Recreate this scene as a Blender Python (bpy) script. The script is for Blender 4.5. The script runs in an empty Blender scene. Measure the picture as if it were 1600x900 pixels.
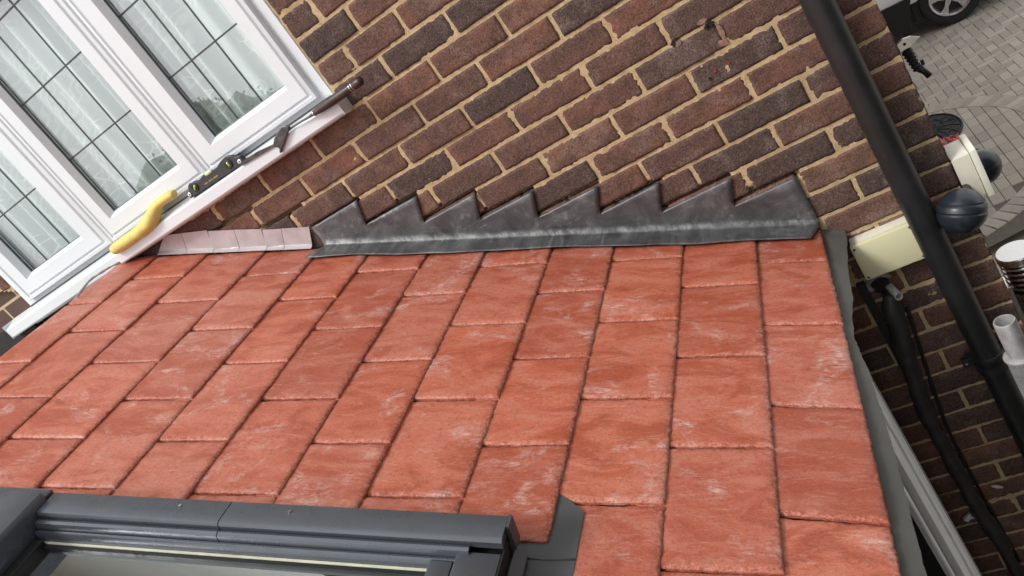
import bpy, bmesh, math, random
from mathutils import Vector, Matrix, noise
R_ = math.radians
random.seed(7)
scn = bpy.context.scene
COL = scn.collection

# ------------------------------------------------------------------ camera
cam_d = bpy.data.cameras.new('camera'); cam = bpy.data.objects.new('camera', cam_d); COL.objects.link(cam)
cam_d.sensor_width = 36.0; cam_d.lens = 1256.94/1600*36.0
cam_d.clip_start = 0.02; cam_d.clip_end = 500
CAM = Vector((0.67198, -2.03007, 0.30859))
CR = ((0.80624908, 0.21161596, -0.55243199), (-0.38782307, -0.51608975, -0.76370455), (-0.44671656, 0.82998196, -0.33402734))
right = Vector(CR[0]); up = -Vector(CR[1]); back = -Vector(CR[2])
m = Matrix((right, up, back)).transposed().to_4x4(); m.translation = CAM
cam.matrix_world = m
scn.camera = cam

def to_px(p):
    c = [Vector(r).dot(Vector(p)-CAM) for r in CR]
    if c[2] < .05: return (-999, -999)
    return (800+1256.94*c[0]/c[2], 450+1256.94*c[1]/c[2])
def in_view(p, mrg=40):
    u, v = to_px(p); return -mrg < u < 1600+mrg and -mrg < v < 900+mrg

# ------------------------------------------------------------------ world: overcast daylight
SUN_EL, SUN_AZ = R_(50), R_(220)        # azimuth clockwise from +Y: light comes from -x, -y
w = bpy.data.worlds.new("World"); scn.world = w; w.use_nodes = True
nt = w.node_tree; bg = nt.nodes['Background']
sky = nt.nodes.new('ShaderNodeTexSky'); sky.sky_type = 'NISHITA'; sky.sun_disc = False
sky.sun_elevation = SUN_EL; sky.sun_rotation = SUN_AZ; sky.dust_density = 4.0; sky.air_density = 1.0; sky.ozone_density = 1.0
hs = nt.nodes.new('ShaderNodeHueSaturation'); hs.inputs['Saturation'].default_value = .16
cl = nt.nodes.new('ShaderNodeMixRGB'); cl.blend_type = 'MIX'; cl.inputs[0].default_value = .62; cl.inputs[2].default_value = (9.3, 9.3, 9.25, 1)
nt.links.new(sky.outputs[0], hs.inputs['Color']); nt.links.new(hs.outputs[0], cl.inputs[1])
nt.links.new(cl.outputs[0], bg.inputs[0]); bg.inputs[1].default_value = 0.135
sd = bpy.data.lights.new('sun', 'SUN'); sd.energy = 1.5; sd.angle = R_(14); sd.color = (1, .965, .92)
sun = bpy.data.objects.new('sun', sd); COL.objects.link(sun)
dirv = Vector((math.sin(SUN_AZ)*math.cos(SUN_EL), math.cos(SUN_AZ)*math.cos(SUN_EL), math.sin(SUN_EL)))
sun.rotation_euler = dirv.to_track_quat('Z', 'Y').to_euler()
scn.view_settings.view_transform = 'Standard'; scn.view_settings.look = 'None'
scn.view_settings.exposure = 0.42; scn.view_settings.gamma = 1; scn.view_settings.use_curve_mapping = False

# ------------------------------------------------------------------ geometry helpers
TH = R_(25.333); SN, CS = math.sin(TH), math.cos(TH); RD = -0.478115
ROOF_N = Vector((SN, 0, CS))
def roofpt(s, y, h=0): return Vector((s*CS, y, -s*SN)) + ROOF_N*(RD+h)
def roofz(x, y=0): return (RD - SN*x)/CS

def mesh_obj(name, verts, faces, mat=None, parent=None, smooth=False, loc=None):
    me = bpy.data.meshes.new(name); me.from_pydata([tuple(v) for v in verts], [], faces); me.update()
    if mat: me.materials.append(mat)
    if smooth:
        me.polygons.foreach_set('use_smooth', [True]*len(me.polygons))
    return link(name, me, parent, loc)
def link(name, me, parent=None, loc=None):
    o = bpy.data.objects.new(name, me); COL.objects.link(o)
    if loc is not None: o.location = loc
    if parent is not None: o.parent = parent
    return o
def tag(o, label=None, cat=None, group=None, kind=None):
    if label: o['label'] = label
    if cat: o['category'] = cat
    if group: o['group'] = group
    if kind: o['kind'] = kind
    return o
def thing(name, label, cat, loc=(0, 0, 0), rot=(0, 0, 0), group=None):
    o = bpy.data.objects.new(name, None); COL.objects.link(o); o.location = loc; o.rotation_euler = rot
    o.empty_display_size = .05
    return tag(o, label, cat, group)

class MB:
    """collects shapes into one mesh"""
    def __init__(s): s.v = []; s.f = []
    def add(s, v, f):
        b = len(s.v); s.v += [Vector(p) for p in v]; s.f += [tuple(i+b for i in q) for q in f]; return s
    def box(s, x0, x1, y0, y1, z0, z1, bev=0):
        if bev <= 0:
            v = [(x, y, z) for x in (x0, x1) for y in (y0, y1) for z in (z0, z1)]
            return s.add(v, [(0, 1, 3, 2), (4, 6, 7, 5), (0, 4, 5, 1), (2, 3, 7, 6), (0, 2, 6, 4), (1, 5, 7, 3)])
        bm = bmesh.new(); bmesh.ops.create_cube(bm, size=1)
        for q in bm.verts: q.co = Vector(((x0+x1)/2+q.co.x*(x1-x0), (y0+y1)/2+q.co.y*(y1-y0), (z0+z1)/2+q.co.z*(z1-z0)))
        bmesh.ops.bevel(bm, geom=list(bm.edges), offset=bev, segments=2, affect='EDGES', profile=.6)
        bm.verts.index_update(); s.add([q.co.copy() for q in bm.verts], [tuple(x.index for x in f.verts) for f in bm.faces]); bm.free(); return s
    def prism(s, poly, lo, hi, axis='y'):
        """poly of 2-D points extruded along axis"""
        n = len(poly)
        def P(a, b, t): return (a, t, b) if axis == 'y' else ((t, a, b) if axis == 'x' else (a, b, t))
        v = [P(a, b, lo) for a, b in poly] + [P(a, b, hi) for a, b in poly]
        f = [tuple(range(n)), tuple(range(2*n-1, n-1, -1))] + [(i, (i+1) % n, n+(i+1) % n, n+i) for i in range(n)]
        return s.add(v, f)
    def tube(s, pts, rad, seg=16, cap=True, wob=0, flat=1.0, freq=60, hollow=0):
        pts = [Vector(p) for p in pts]; n = len(pts)
        if not hasattr(rad, '__len__'): rad = [rad]*n
        base = len(s.v); prev = None; rings = []
        for i, p in enumerate(pts):
            t = (pts[min(i+1, n-1)]-pts[max(i-1, 0)]).normalized()
            if prev is None:
                a = Vector((0, 0, 1)) if abs(t.z) < .9 else Vector((0, 1, 0)); u = t.cross(a).normalized()
            else: u = (prev - t*prev.dot(t)).normalized()
            prev = u; b = t.cross(u)
            ring = []
            for k in range(seg):
                an = 2*math.pi*k/seg; d = u*math.cos(an)+b*math.sin(an)*flat; q = p+d*rad[i]
                if wob: q = p + d*(rad[i]*(1+wob*noise.noise(q*freq)))
                ring.append(q)
            rings.append(ring)
        v = [q for r in rings for q in r]
        f = [(i*seg+k, i*seg+(k+1) % seg, (i+1)*seg+(k+1) % seg, (i+1)*seg+k) for i in range(n-1) for k in range(seg)]
        if cap: f += [tuple(range(seg-1, -1, -1)), tuple((n-1)*seg+k for k in range(seg))]
        return s.add(v, f)
    def lathe(s, prof, org=(0, 0, 0), axis=(0, 0, 1), seg=32, closed=False):
        """prof: (radius, height) along axis from org"""
        ax = Vector(axis).normalized(); a = Vector((0, 0, 1)) if abs(ax.z) < .9 else Vector((1, 0, 0))
        u = ax.cross(a).normalized(); b = ax.cross(u); o = Vector(org)
        v = [o+ax*h+(u*math.cos(2*math.pi*k/seg)+b*math.sin(2*math.pi*k/seg))*r for r, h in prof for k in range(seg)]
        n = len(prof)
        f = [(i*seg+k, i*seg+(k+1) % seg, (i+1)*seg+(k+1) % seg, (i+1)*seg+k) for i in range(n-1) for k in range(seg)]
        if closed: f += [((n-1)*seg+k, (n-1)*seg+(k+1) % seg, (k+1) % seg, k) for k in range(seg)]
        return s.add(v, f)
    def frame(s, x0, x1, z0, z1, prof):
        """mitred rectangular frame in the XZ plane; prof = (inset, y)"""
        v = []
        for i, y in prof: v += [(x0+i, y, z0+i), (x1-i, y, z0+i), (x1-i, y, z1-i), (x0+i, y, z1-i)]
        f = [(a*4+k, a*4+(k+1) % 4, (a+1)*4+(k+1) % 4, (a+1)*4+k) for a in range(len(prof)-1) for k in range(4)]
        return s.add(v, f)
    def xf(s, M):
        s.v = [M @ q for q in s.v]; return s
    def obj(s, name, mat, parent=None, smooth=False, auto=None):
        o = mesh_obj(name, s.v, s.f, mat, parent, smooth)
        bm = bmesh.new(); bm.from_mesh(o.data); bmesh.ops.remove_doubles(bm, verts=bm.verts, dist=1e-6)
        bmesh.ops.recalc_face_normals(bm, faces=bm.faces)
        if auto is not None:
            for f in bm.faces: f.smooth = True
            for e in bm.edges:
                if len(e.link_faces) == 2 and e.calc_face_angle(0) > R_(auto): e.smooth = False
        bm.to_mesh(o.data); bm.free(); return o
def catmull(P, n=6):
    P = [Vector(p) for p in P]; out = []
    for i in range(len(P)-1):
        a, b, c, d = P[max(i-1, 0)], P[i], P[i+1], P[min(i+2, len(P)-1)]
        for k in range(n):
            t = k/n; out.append(.5*((2*b)+(c-a)*t+(2*a-5*b+4*c-d)*t*t+(3*b-a-3*c+d)*t**3))
    out.append(P[-1]); return out
def lerplist(L, n):
    out = []
    for k in range(n):
        t = k/(n-1)*(len(L)-1); i = min(int(t), len(L)-2); out.append(L[i]+(L[i+1]-L[i])*(t-i))
    return out

# ------------------------------------------------------------------ material helpers
class MT:
    def __init__(s, name, base=(.5, .5, .5), rough=.6, metal=0, spec=.5, coat=0):
        s.m = bpy.data.materials.new(name); s.m.use_nodes = True; s.t = s.m.node_tree; s.b = s.t.nodes['Principled BSDF']
        s.b.inputs['Base Color'].default_value = (*base, 1); s.b.inputs['Roughness'].default_value = rough
        s.b.inputs['Metallic'].default_value = metal; s.b.inputs['Specular IOR Level'].default_value = spec
        if coat: s.b.inputs['Coat Weight'].default_value = coat; s.b.inputs['Coat Roughness'].default_value = .2
        s._c = None
    def N(s, t, **k):
        n = s.t.nodes.new(t)
        for a, b in k.items(): setattr(n, a, b)
        return n
    def L(s, a, b): s.t.links.new(a, b)
    def coord(s, rnd=True, world=False):
        if s._c: return s._c
        if world:
            g = s.N('ShaderNodeNewGeometry'); s._c = g.outputs['Position']; return s._c
        tc = s.N('ShaderNodeTexCoord')
        if not rnd: s._c = tc.outputs['Object']; return s._c
        oi = s.N('ShaderNodeObjectInfo'); mu = s.N('ShaderNodeMath', operation='MULTIPLY'); mu.inputs[1].default_value = 37.7
        s.L(oi.outputs['Random'], mu.inputs[0]); cx = s.N('ShaderNodeCombineXYZ')
        for i in range(3): s.L(mu.outputs[0], cx.inputs[i])
        ad = s.N('ShaderNodeVectorMath', operation='ADD'); s.L(tc.outputs['Object'], ad.inputs[0]); s.L(cx.outputs[0], ad.inputs[1])
        s._c = ad.outputs[0]; s.rand = oi.outputs['Random']; return s._c
    def scaled(s, sc):
        mp = s.N('ShaderNodeMapping'); mp.inputs['Scale'].default_value = sc; s.L(s._c or s.coord(), mp.inputs[0]); return mp.outputs[0]
    def rotscaled(s, sc, rot):
        mr = s.N('ShaderNodeMapping'); mr.inputs['Rotation'].default_value = (0, rot, 0); s.L(s._c or s.coord(), mr.inputs[0])
        mp = s.N('ShaderNodeMapping'); mp.inputs['Scale'].default_value = sc; s.L(mr.outputs[0], mp.inputs[0]); return mp.outputs[0]
    def noise(s, scale, detail=4, rough=.55, vec=None, dist=0):
        n = s.N('ShaderNodeTexNoise'); n.inputs['Scale'].default_value = scale; n.inputs['Detail'].default_value = detail
        n.inputs['Roughness'].default_value = rough; n.inputs['Distortion'].default_value = dist
        s.L(vec if vec else (s._c or s.coord()), n.inputs['Vector']); return n.outputs['Fac']
    def ramp(s, fac, stops, interp='LINEAR'):
        r = s.N('ShaderNodeValToRGB'); r.color_ramp.interpolation = interp; e = r.color_ramp.elements
        while len(e) < len(stops): e.new(.5)
        for q, (p, c) in zip(e, stops):
            q.position = p; q.color = (*c, 1) if hasattr(c, '__len__') else (c, c, c, 1)
        s.L(fac, r.inputs[0]); return r.outputs[0]
    def mix(s, fac, a, b, mode='MIX'):
        n = s.N('ShaderNodeMixRGB', blend_type=mode)
        for i, x in ((0, fac), (1, a), (2, b)):
            if hasattr(x, 'links') or hasattr(x, 'is_linked'): s.L(x, n.inputs[i])
            elif hasattr(x, '__len__'): n.inputs[i].default_value = (*x, 1)
            else: n.inputs[i].default_value = x
        return n.outputs[0]
    def math(s, op, a, b=None):
        n = s.N('ShaderNodeMath', operation=op)
        for i, x in ((0, a), (1, b)):
            if x is None: continue
            if hasattr(x, 'is_linked'): s.L(x, n.inputs[i])
            else: n.inputs[i].default_value = x
        return n.outputs[0]
    def color(s, c): s.L(c, s.b.inputs['Base Color']); return s
    def roughn(s, c): s.L(c, s.b.inputs['Roughness']); return s
    def bump(s, h, strength=.3, dist=.002):
        n = s.N('ShaderNodeBump'); n.inputs['Strength'].default_value = strength; n.inputs['Distance'].default_value = dist
        s.L(h, n.inputs['Height']); s.L(n.outputs[0], s.b.inputs['Normal']); return s

# brick
def brick_mat():
    M = MT('brick', rough=.88, spec=.25); M.coord()
    tone = M.ramp(M.rand, [(0, (.072, .052, .048)), (.18, (.105, .065, .056)), (.36, (.165, .086, .066)), (.60, (.205, .098, .071)), (.8, (.235, .104, .073)), (.92, (.285, .122, .080)), (1, (.205, .128, .086))])
    big = M.noise(16, 4, .6)
    c = M.mix(M.ramp(big, [(.38, 0), (.62, .7)]), tone, (.095, .060, .051))
    drag = M.noise(1, 5, .75, vec=M.rotscaled((170, 1, 620), .6), dist=.8)
    fine = M.mix(.5, M.noise(260, 5, .75, dist=.6), drag)
    c = M.mix(M.ramp(fine, [(.38, .9), (.5, 0)]), c, (.022, .014, .013))
    c = M.mix(M.ramp(fine, [(.51, 0), (.62, .6)]), c, (.36, .245, .20))
    c = M.mix(M.math('MULTIPLY', M.ramp(M.noise(11, 3, .6, dist=.8), [(.52, 0), (.68, 1)]), M.ramp(fine, [(.44, 0), (.58, .6)])), c, (.33, .26, .225))
    pit = M.noise(90, 3, .6)
    c = M.mix(M.ramp(pit, [(.64, 0), (.70, .35)]), c, (.23, .13, .09))
    c = M.mix(M.ramp(M.noise(45, 6, .7), [(.64, 0), (.72, .35)]), c, (.36, .29, .22))
    M.color(c); M.bump(M.mix(.4, fine, pit), 1, .006); return M.m
def mortar_mat():
    M = MT('mortar', rough=.95, spec=.15); M.coord(world=True)
    a = M.noise(30, 5, .6); b = M.noise(420, 3, .7)
    c = M.ramp(a, [(.3, (.54, .385, .215)), (.55, (.72, .545, .325)), (.75, (.79, .64, .42))])
    c = M.mix(M.ramp(b, [(.35, .6), (.55, 0)]), c, (.22, .14, .075))
    c = M.mix(M.ramp(M.noise(9, 3), [(.5, 0), (.72, .45)]), c, (.40, .28, .185))
    M.color(c); M.bump(b, .9, .004); return M.m
def slate_mat():
    M = MT('red_slate', rough=.55, spec=.5); M.coord()
    tone = M.ramp(M.rand, [(0, (.41, .096, .052)), (.3, (.56, .143, .076)), (.6, (.52, .155, .097)), (.8, (.44, .106, .060)), (1, (.61, .172, .094))])
    warp = M.noise(6, 5, .6, vec=M.scaled((1.0, 2.2, 1)), dist=1.2)
    c = M.mix(M.ramp(warp, [(.36, .8), (.52, 0)]), tone, (.38, .072, .030))
    c = M.mix(M.ramp(warp, [(.5, 0), (.70, .65)]), c, (.60, .24, .17))
    stk = M.noise(34, 6, .72, vec=M.scaled((.6, 2.4, 1)), dist=1.6)
    c = M.mix(M.ramp(stk, [(.54, 0), (.66, .34)]), c, (.70, .39, .31))
    sc = M.noise(5.5, 3, .6, dist=1.5); sc2 = M.noise(22, 7, .75, vec=M.scaled((.7, 1.8, 1)), dist=2.5)
    c = M.mix(M.math('MULTIPLY', M.ramp(sc, [(.55, 0), (.68, 1)]), M.ramp(sc2, [(.45, 0), (.61, .6)])), c, (.78, .64, .61))
    c = M.mix(M.ramp(M.noise(110, 5, .8), [(.38, .45), (.48, 0)]), c, (.24, .052, .03))
    gr = M.noise(420, 3, .8)
    c = M.mix(M.ramp(gr, [(.38, .26), (.49, 0)]), c, (.20, .05, .03)); c = M.mix(M.ramp(gr, [(.53, 0), (.66, .20)]), c, (.66, .40, .34))
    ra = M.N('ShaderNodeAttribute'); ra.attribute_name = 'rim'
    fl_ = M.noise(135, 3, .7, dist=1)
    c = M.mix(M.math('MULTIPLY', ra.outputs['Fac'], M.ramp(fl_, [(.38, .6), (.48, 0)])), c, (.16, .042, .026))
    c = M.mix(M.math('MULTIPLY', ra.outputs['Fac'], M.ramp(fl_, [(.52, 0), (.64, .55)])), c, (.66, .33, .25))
    M.color(c)
    M.roughn(M.ramp(stk, [(.3, .34), (.7, .56)]))
    h = M.mix(.18, M.mix(.6, warp, stk), gr); M.bump(h, .7, .0045); return M.m
def lead_mat():
    M = MT('lead', rough=.42, metal=.55); M.coord(rnd=False)
    a = M.noise(14, 6, .65, dist=.8)
    c = M.ramp(a, [(.3, (.075, .078, .084)), (.55, (.125, .128, .134)), (.75, (.23, .233, .238))])
    st = M.noise(1, 5, .7, vec=M.scaled((60, 1, 40))); st2 = M.noise(7, 3, .6)
    c = M.mix(M.ramp(M.noise(4.5, 6, .65, dist=1), [(.5, 0), (.72, .55)]), c, (.33, .33, .33))
    c = M.mix(M.math('MULTIPLY', M.ramp(st, [(.52, 0), (.66, .45)]), M.ramp(st2, [(.47, 0), (.60, 1)])), c, (.48, .47, .46))
    sp = M.noise(1, 4, .7, vec=M.scaled((26, 26, 190)), dist=1)
    c = M.mix(M.math('MULTIPLY', M.ramp(sp, [(.62, 0), (.70, .6)]), M.ramp(M.noise(5, 2), [(.42, 0), (.6, 1)])), c, (.55, .54, .52))
    px = M.N('ShaderNodeSeparateXYZ'); M.L(M._c, px.inputs[0])
    # pale crease highlight painted along the fold, broken up by chalky streaks
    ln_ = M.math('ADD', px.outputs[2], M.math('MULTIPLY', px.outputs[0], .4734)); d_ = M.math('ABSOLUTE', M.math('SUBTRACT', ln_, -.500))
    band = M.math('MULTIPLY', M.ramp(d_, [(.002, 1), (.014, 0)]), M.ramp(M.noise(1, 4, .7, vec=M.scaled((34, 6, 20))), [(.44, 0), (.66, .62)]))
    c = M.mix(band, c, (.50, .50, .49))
    M.color(c); M.roughn(M.ramp(a, [(.3, .34), (.7, .6)])); M.bump(M.noise(55, 4, .6), .25, .002); return M.m
def simple(name, base, rough=.5, metal=0, spec=.5, var=.12, scale=30, bump=0, bscale=200, dirt=None, coat=0, world=False):
    M = MT(name, base, rough, metal, spec, coat); M.coord(rnd=not world, world=world)
    a = M.noise(scale, 5, .6)
    lo = tuple(x*(1-var) for x in base); hi = tuple(min(1, x*(1+var)) for x in base)
    c = M.ramp(a, [(.3, lo), (.7, hi)])
    if dirt: c = M.mix(M.ramp(M.noise(dirt[1], 6, .7), [(dirt[2], 0), (dirt[2]+.14, dirt[3])]), c, dirt[0])
    M.color(c)
    M.roughn(M.ramp(a, [(.3, max(.03, rough*.85)), (.7, min(1, rough*1.15))]))
    if bump: M.bump(M.noise(bscale, 4, .6), bump, .002)
    return M.m
def core_mat():
    M = MT('far_brickwork', rough=.9, spec=.2); M.coord(world=True)
    br_ = M.N('ShaderNodeTexBrick'); br_.inputs['Scale'].default_value = 1; br_.inputs['Brick Width'].default_value = .225; br_.inputs['Row Height'].default_value = .075
    br_.inputs['Mortar Size'].default_value = .005; br_.inputs['Color1'].default_value = (.09, .06, .05, 1); br_.inputs['Color2'].default_value = (.17, .10, .08, 1); br_.inputs['Mortar'].default_value = (.55, .43, .28, 1)
    sp = M.N('ShaderNodeSeparateXYZ'); cx = M.N('ShaderNodeCombineXYZ'); M.L(M._c, sp.inputs[0]); M.L(sp.outputs[0], cx.inputs[0]); M.L(sp.outputs[2], cx.inputs[1]); M.L(cx.outputs[0], br_.inputs['Vector'])
    M.color(br_.outputs['Color']); return M.m
mCore = core_mat()
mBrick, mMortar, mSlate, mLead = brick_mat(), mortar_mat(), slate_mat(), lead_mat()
mUPVC = simple('white_upvc', (.73, .76, .79), .32, var=.015, scale=6, dirt=((.42, .40, .36), 26, .66, .35))
mUPVCold = simple('weathered_white_trim', (.74, .74, .72), .45, var=.06, scale=12, dirt=((.3, .28, .25), 18, .58, .45))
mGrey = simple('anthracite_aluminium', (.112, .124, .142), .28, metal=.45, var=.05, scale=14, dirt=((.2, .2, .2), 60, .7, .25))
mGreyFl = simple('grey_flashing', (.10, .105, .112), .5, metal=.3, var=.06, scale=10)
mBlackPl = simple('black_plastic_pipe', (.016, .016, .017), .42, var=.25, scale=9, dirt=((.12, .12, .10), 48, .64, .5))
mBlack = simple('black_plastic', (.010, .010, .011), .5, var=.2)
mRubber = simple('black_rubber', (.012, .012, .012), .75, var=.2)
mMembrane = simple('roof_membrane', (.105, .104, .094), .85, var=.12, scale=9, bump=.5, bscale=700, dirt=((.24, .23, .21), 30, .6, .45))
mUnder = simple('underlay', (.02, .02, .021), .9)
mCream = simple('cream_plastic', (.72, .68, .44), .42, var=.02, scale=5, dirt=((.40, .35, .2), 22, .62, .25))
mCreamBase = simple('cream_plastic_base', (.70, .68, .56), .5, var=.04, scale=9, dirt=((.35, .32, .22), 30, .56, .5))
mYellow = simple('yellow_plastic', (.66, .54, .16), .55, var=.1, scale=22, bump=.3, bscale=120, dirt=((.25, .2, .09), 60, .58, .6))
mWoodDark = simple('dark_wood', (.040, .022, .018), .35, var=.45, scale=40, dirt=((.2, .15, .13), 60, .62, .5))
mSteel = simple('worn_steel', (.11, .11, .11), .38, metal=.8, var=.35, scale=60, bump=.3)
mChrome = simple('chrome', (.75, .75, .75), .18, metal=1, var=.05)
mStain = simple('stainless_steel', (.72, .71, .69), .27, metal=1, var=.05, scale=40)
mGalv = simple('galvanised_steel', (.42, .42, .42), .5, metal=.55, var=.22, scale=45, dirt=((.75, .75, .73), 34, .55, .6), bump=.3)
mSoaker = simple('lilac_metal', (.47, .40, .41), .55, metal=.25, var=.16, scale=16, dirt=((.16, .14, .14), 13, .60, .55))
mFoam = simple('grey_foam', (.30, .27, .28), .9, var=.2, scale=40, bump=.7)
mLag = simple('black_tape', (.05, .048, .047), .42, var=.3, scale=14, bump=.8, bscale=45, dirt=((.11, .11, .105), 18, .62, .5))
mStub = simple('grey_white_plastic', (.5, .49, .47), .45)
mLamp = simple('dark_lamp_plastic', (.016, .021, .028), .30, var=.2, scale=20, dirt=((.14, .15, .16), 90, .70, .6))
mPaver = None
def paver_mat():
    M = MT('paver', rough=.9, spec=.2); M.coord()
    tone = M.ramp(M.rand, [(0, (.30, .272, .235)), (.5, (.36, .325, .28)), (1, (.42, .38, .325))])
    f = M.noise(160, 4, .8); c = M.mix(M.ramp(f, [(.35, .4), (.5, 0)]), tone, (.10, .09, .08))
    c = M.mix(M.ramp(f, [(.55, 0), (.72, .5)]), c, (.55, .51, .45)); M.color(c); M.bump(f, .5, .003); return M.m
mPaver = paver_mat()
mSand = simple('joint_sand', (.11, .097, .08), .95, var=.3, scale=40, world=True)
mConc = simple('paving_slabs', (.38, .345, .295), .9, var=.15, scale=5, bump=.4, world=True)
mCame = simple('lead_came', (.075, .08, .085), .45, metal=.4)

def glass_mat(name, tint, gl, rough=.0, trans=.9):
    m = bpy.data.materials.new(name); m.use_nodes = True; t = m.node_tree; t.nodes.clear()
    o = t.nodes.new('ShaderNodeOutputMaterial'); g = t.nodes.new('ShaderNodeBsdfGlossy'); g.inputs['Roughness'].default_value = rough
    g.inputs['Color'].default_value = (.94, .98, 1, 1)
    tr = t.nodes.new('ShaderNodeBsdfTransparent'); tr.inputs['Color'].default_value = (*tint, 1)
    fr = t.nodes.new('ShaderNodeFresnel'); fr.inputs['IOR'].default_value = 1.52
    mu = t.nodes.new('ShaderNodeMath'); mu.operation = 'MULTIPLY_ADD'; mu.inputs[1].default_value = 1.7; mu.inputs[2].default_value = gl; mu.use_clamp = True
    mx = t.nodes.new('ShaderNodeMixShader')
    ge = t.nodes.new('ShaderNodeNewGeometry'); iv = t.nodes.new('ShaderNodeMath'); iv.operation = 'SUBTRACT'; iv.inputs[0].default_value = 1; t.links.new(ge.outputs['Backfacing'], iv.inputs[1])
    m2 = t.nodes.new('ShaderNodeMath'); m2.operation = 'MULTIPLY'; t.links.new(mu.outputs[0], m2.inputs[0]); t.links.new(iv.outputs[0], m2.inputs[1])
    t.links.new(fr.outputs[0], mu.inputs[0]); t.links.new(m2.outputs[0], mx.inputs[0]); t.links.new(tr.outputs[0], mx.inputs[1]); t.links.new(g.outputs[0], mx.inputs[2])
    t.links.new(mx.outputs[0], o.inputs[0]); return m
mGlass = glass_mat('window_glass', (.93, .96, .955), .16)
mGlassSky = glass_mat('skylight_glass', (.74, .82, .77), .36)

# ------------------------------------------------------------------ THE GROUND
GZ = -3.80; PZ = -3.70
g = mesh_obj('ground', [(-60, -60, GZ), (60, -60, GZ), (60, 60, GZ), (-60, 60, GZ)], [(0, 1, 2, 3)], mConc); tag(g, kind='structure')
ps_ = mesh_obj('bounce_cut_sheet', [(.25, -7, GZ+.004), (1.36, -7, GZ+.004), (1.36, .4, GZ+.004), (.25, .4, GZ+.004)], [(0, 1, 2, 3)], simple('bounce_cut_dark', (.035, .033, .03), .9, world=True)); tag(ps_, kind='structure')  # unseen dark sheet added to cut bounce light onto the lower wall
ccx, ccy, crad = .403, 5.99, 1.655      # round doorstep platform
def plat(x, y, r=crad):                  # inside the raised platform
    dx, dy = x-ccx, y-ccy
    return dx*dx+dy*dy < r*r and (dx*.707-dy*.707) < r*.93
def drive_edge(x, y): return y > 5.2+.55*(x-2.4)
# driveway slab under blocks
dv = mesh_obj('driveway', [(.6, 4.2, PZ-.012), (3.4, 4.9, PZ-.012), (12, 8.2, PZ-.012), (12, 16, PZ-.012), (-9, 16, PZ-.012), (-9, 8.6, PZ-.012), (.6, 8.0, PZ-.012)], [(0, 1, 2, 3, 4, 5, 6)], mSand)
tag(dv, kind='structure')
pl_pts = [(ccx+crad*math.cos(a), ccy+crad*math.sin(a)) for a in [R_(x) for x in range(-88, 89, 8)]]
pl_pts = [(x, y) for x, y in pl_pts]
b = MB(); b.prism([(.78, ccy-crad)]+[q for q in pl_pts if q[0] > .8]+[(.78, ccy+crad)], GZ-.02, PZ-.008, 'z')
dp = b.obj('doorstep_platform', mSand); tag(dp, kind='structure')
def block_me(name, L=.197, W=.097, H=.07, sd=0):
    r = random.Random(sd); bm = bmesh.new(); bmesh.ops.create_cube(bm, size=1)
    for q in bm.verts: q.co = Vector((q.co.x*L, q.co.y*W, q.co.z*H-H/2))
    bmesh.ops.bevel(bm, geom=[e for e in bm.edges if e.verts[0].co.z > -.01 and e.verts[1].co.z > -.01], offset=.005, segments=1, affect='EDGES')
    me = bpy.data.meshes.new(name); bm.to_mesh(me); bm.free(); me.materials.append(mPaver); return me
blk = block_me('paving_block'); stub_b = block_me('paving_block_short', L=.097)
def scatter_blocks(parent, places, name='paving_block'):
    """places: (x, y, z, rot, mesh); those in view become parts, the rest one joined part"""
    vis = [p for p in places if in_view((p[0], p[1], p[2]), 20) and p[0] > .7]
    vis.sort(key=lambda p: (Vector(p[:3])-CAM).length); ids = set(id(p) for p in vis[:290]); rest = MB()
    for p in places:
        x, y, z, r, me = p
        if id(p) in ids:
            o = link(name, me, parent, (x, y, z)); o.rotation_euler = (random.uniform(-.01, .01), random.uniform(-.01, .01), r)
        else:
            M = Matrix.Translation((x, y, z)) @ Matrix.Rotation(r, 4, 'Z')
            rest.add([M @ v.co for v in me.vertices], [tuple(f.vertices) for f in me.polygons])
    if rest.v: tag(rest.obj('paving_blocks', mPaver, parent), kind='stuff')
pls = []
j2 = lambda a: random.uniform(-a, a)
ix = 0
for ix in range(-1, 12):
    x = 1.2+.0+ix*.1007+.085-.05
    for iy in range(0, 20):
        y = 4.35+iy*.2+.02
        if plat(x, y, crad-.14): pls.append((x, y, PZ+j2(.0015), math.pi/2, blk))
for k in range(-60, 75):
    a = k*(.1/ (crad-.1)); cx, cy = ccx+(crad-.1)*math.cos(a), ccy+(crad-.1)*math.sin(a)
    if cx > .85: pls.append((cx, cy, PZ+.0045+j2(.001), a, blk))
scatter_blocks(dp, pls)
# herringbone driveway
pls = []
for i in range(-4, 62):
    for k in range(48, 138):
        cls = (i-k) % 4
        if cls == 0: x, y, r = .1*i+.1, .1*k+.05, 0
        elif cls == 3: x, y, r = .1*i+.05, .1*k+.1, math.pi/2
        else: continue
        if (x-ccx)**2+(y-ccy)**2 < (crad-.06)**2 or y < 4.6+.35*x: continue
        pls.append((x, y, PZ+j2(.0012), r, blk))
scatter_blocks(dv, pls)

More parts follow.
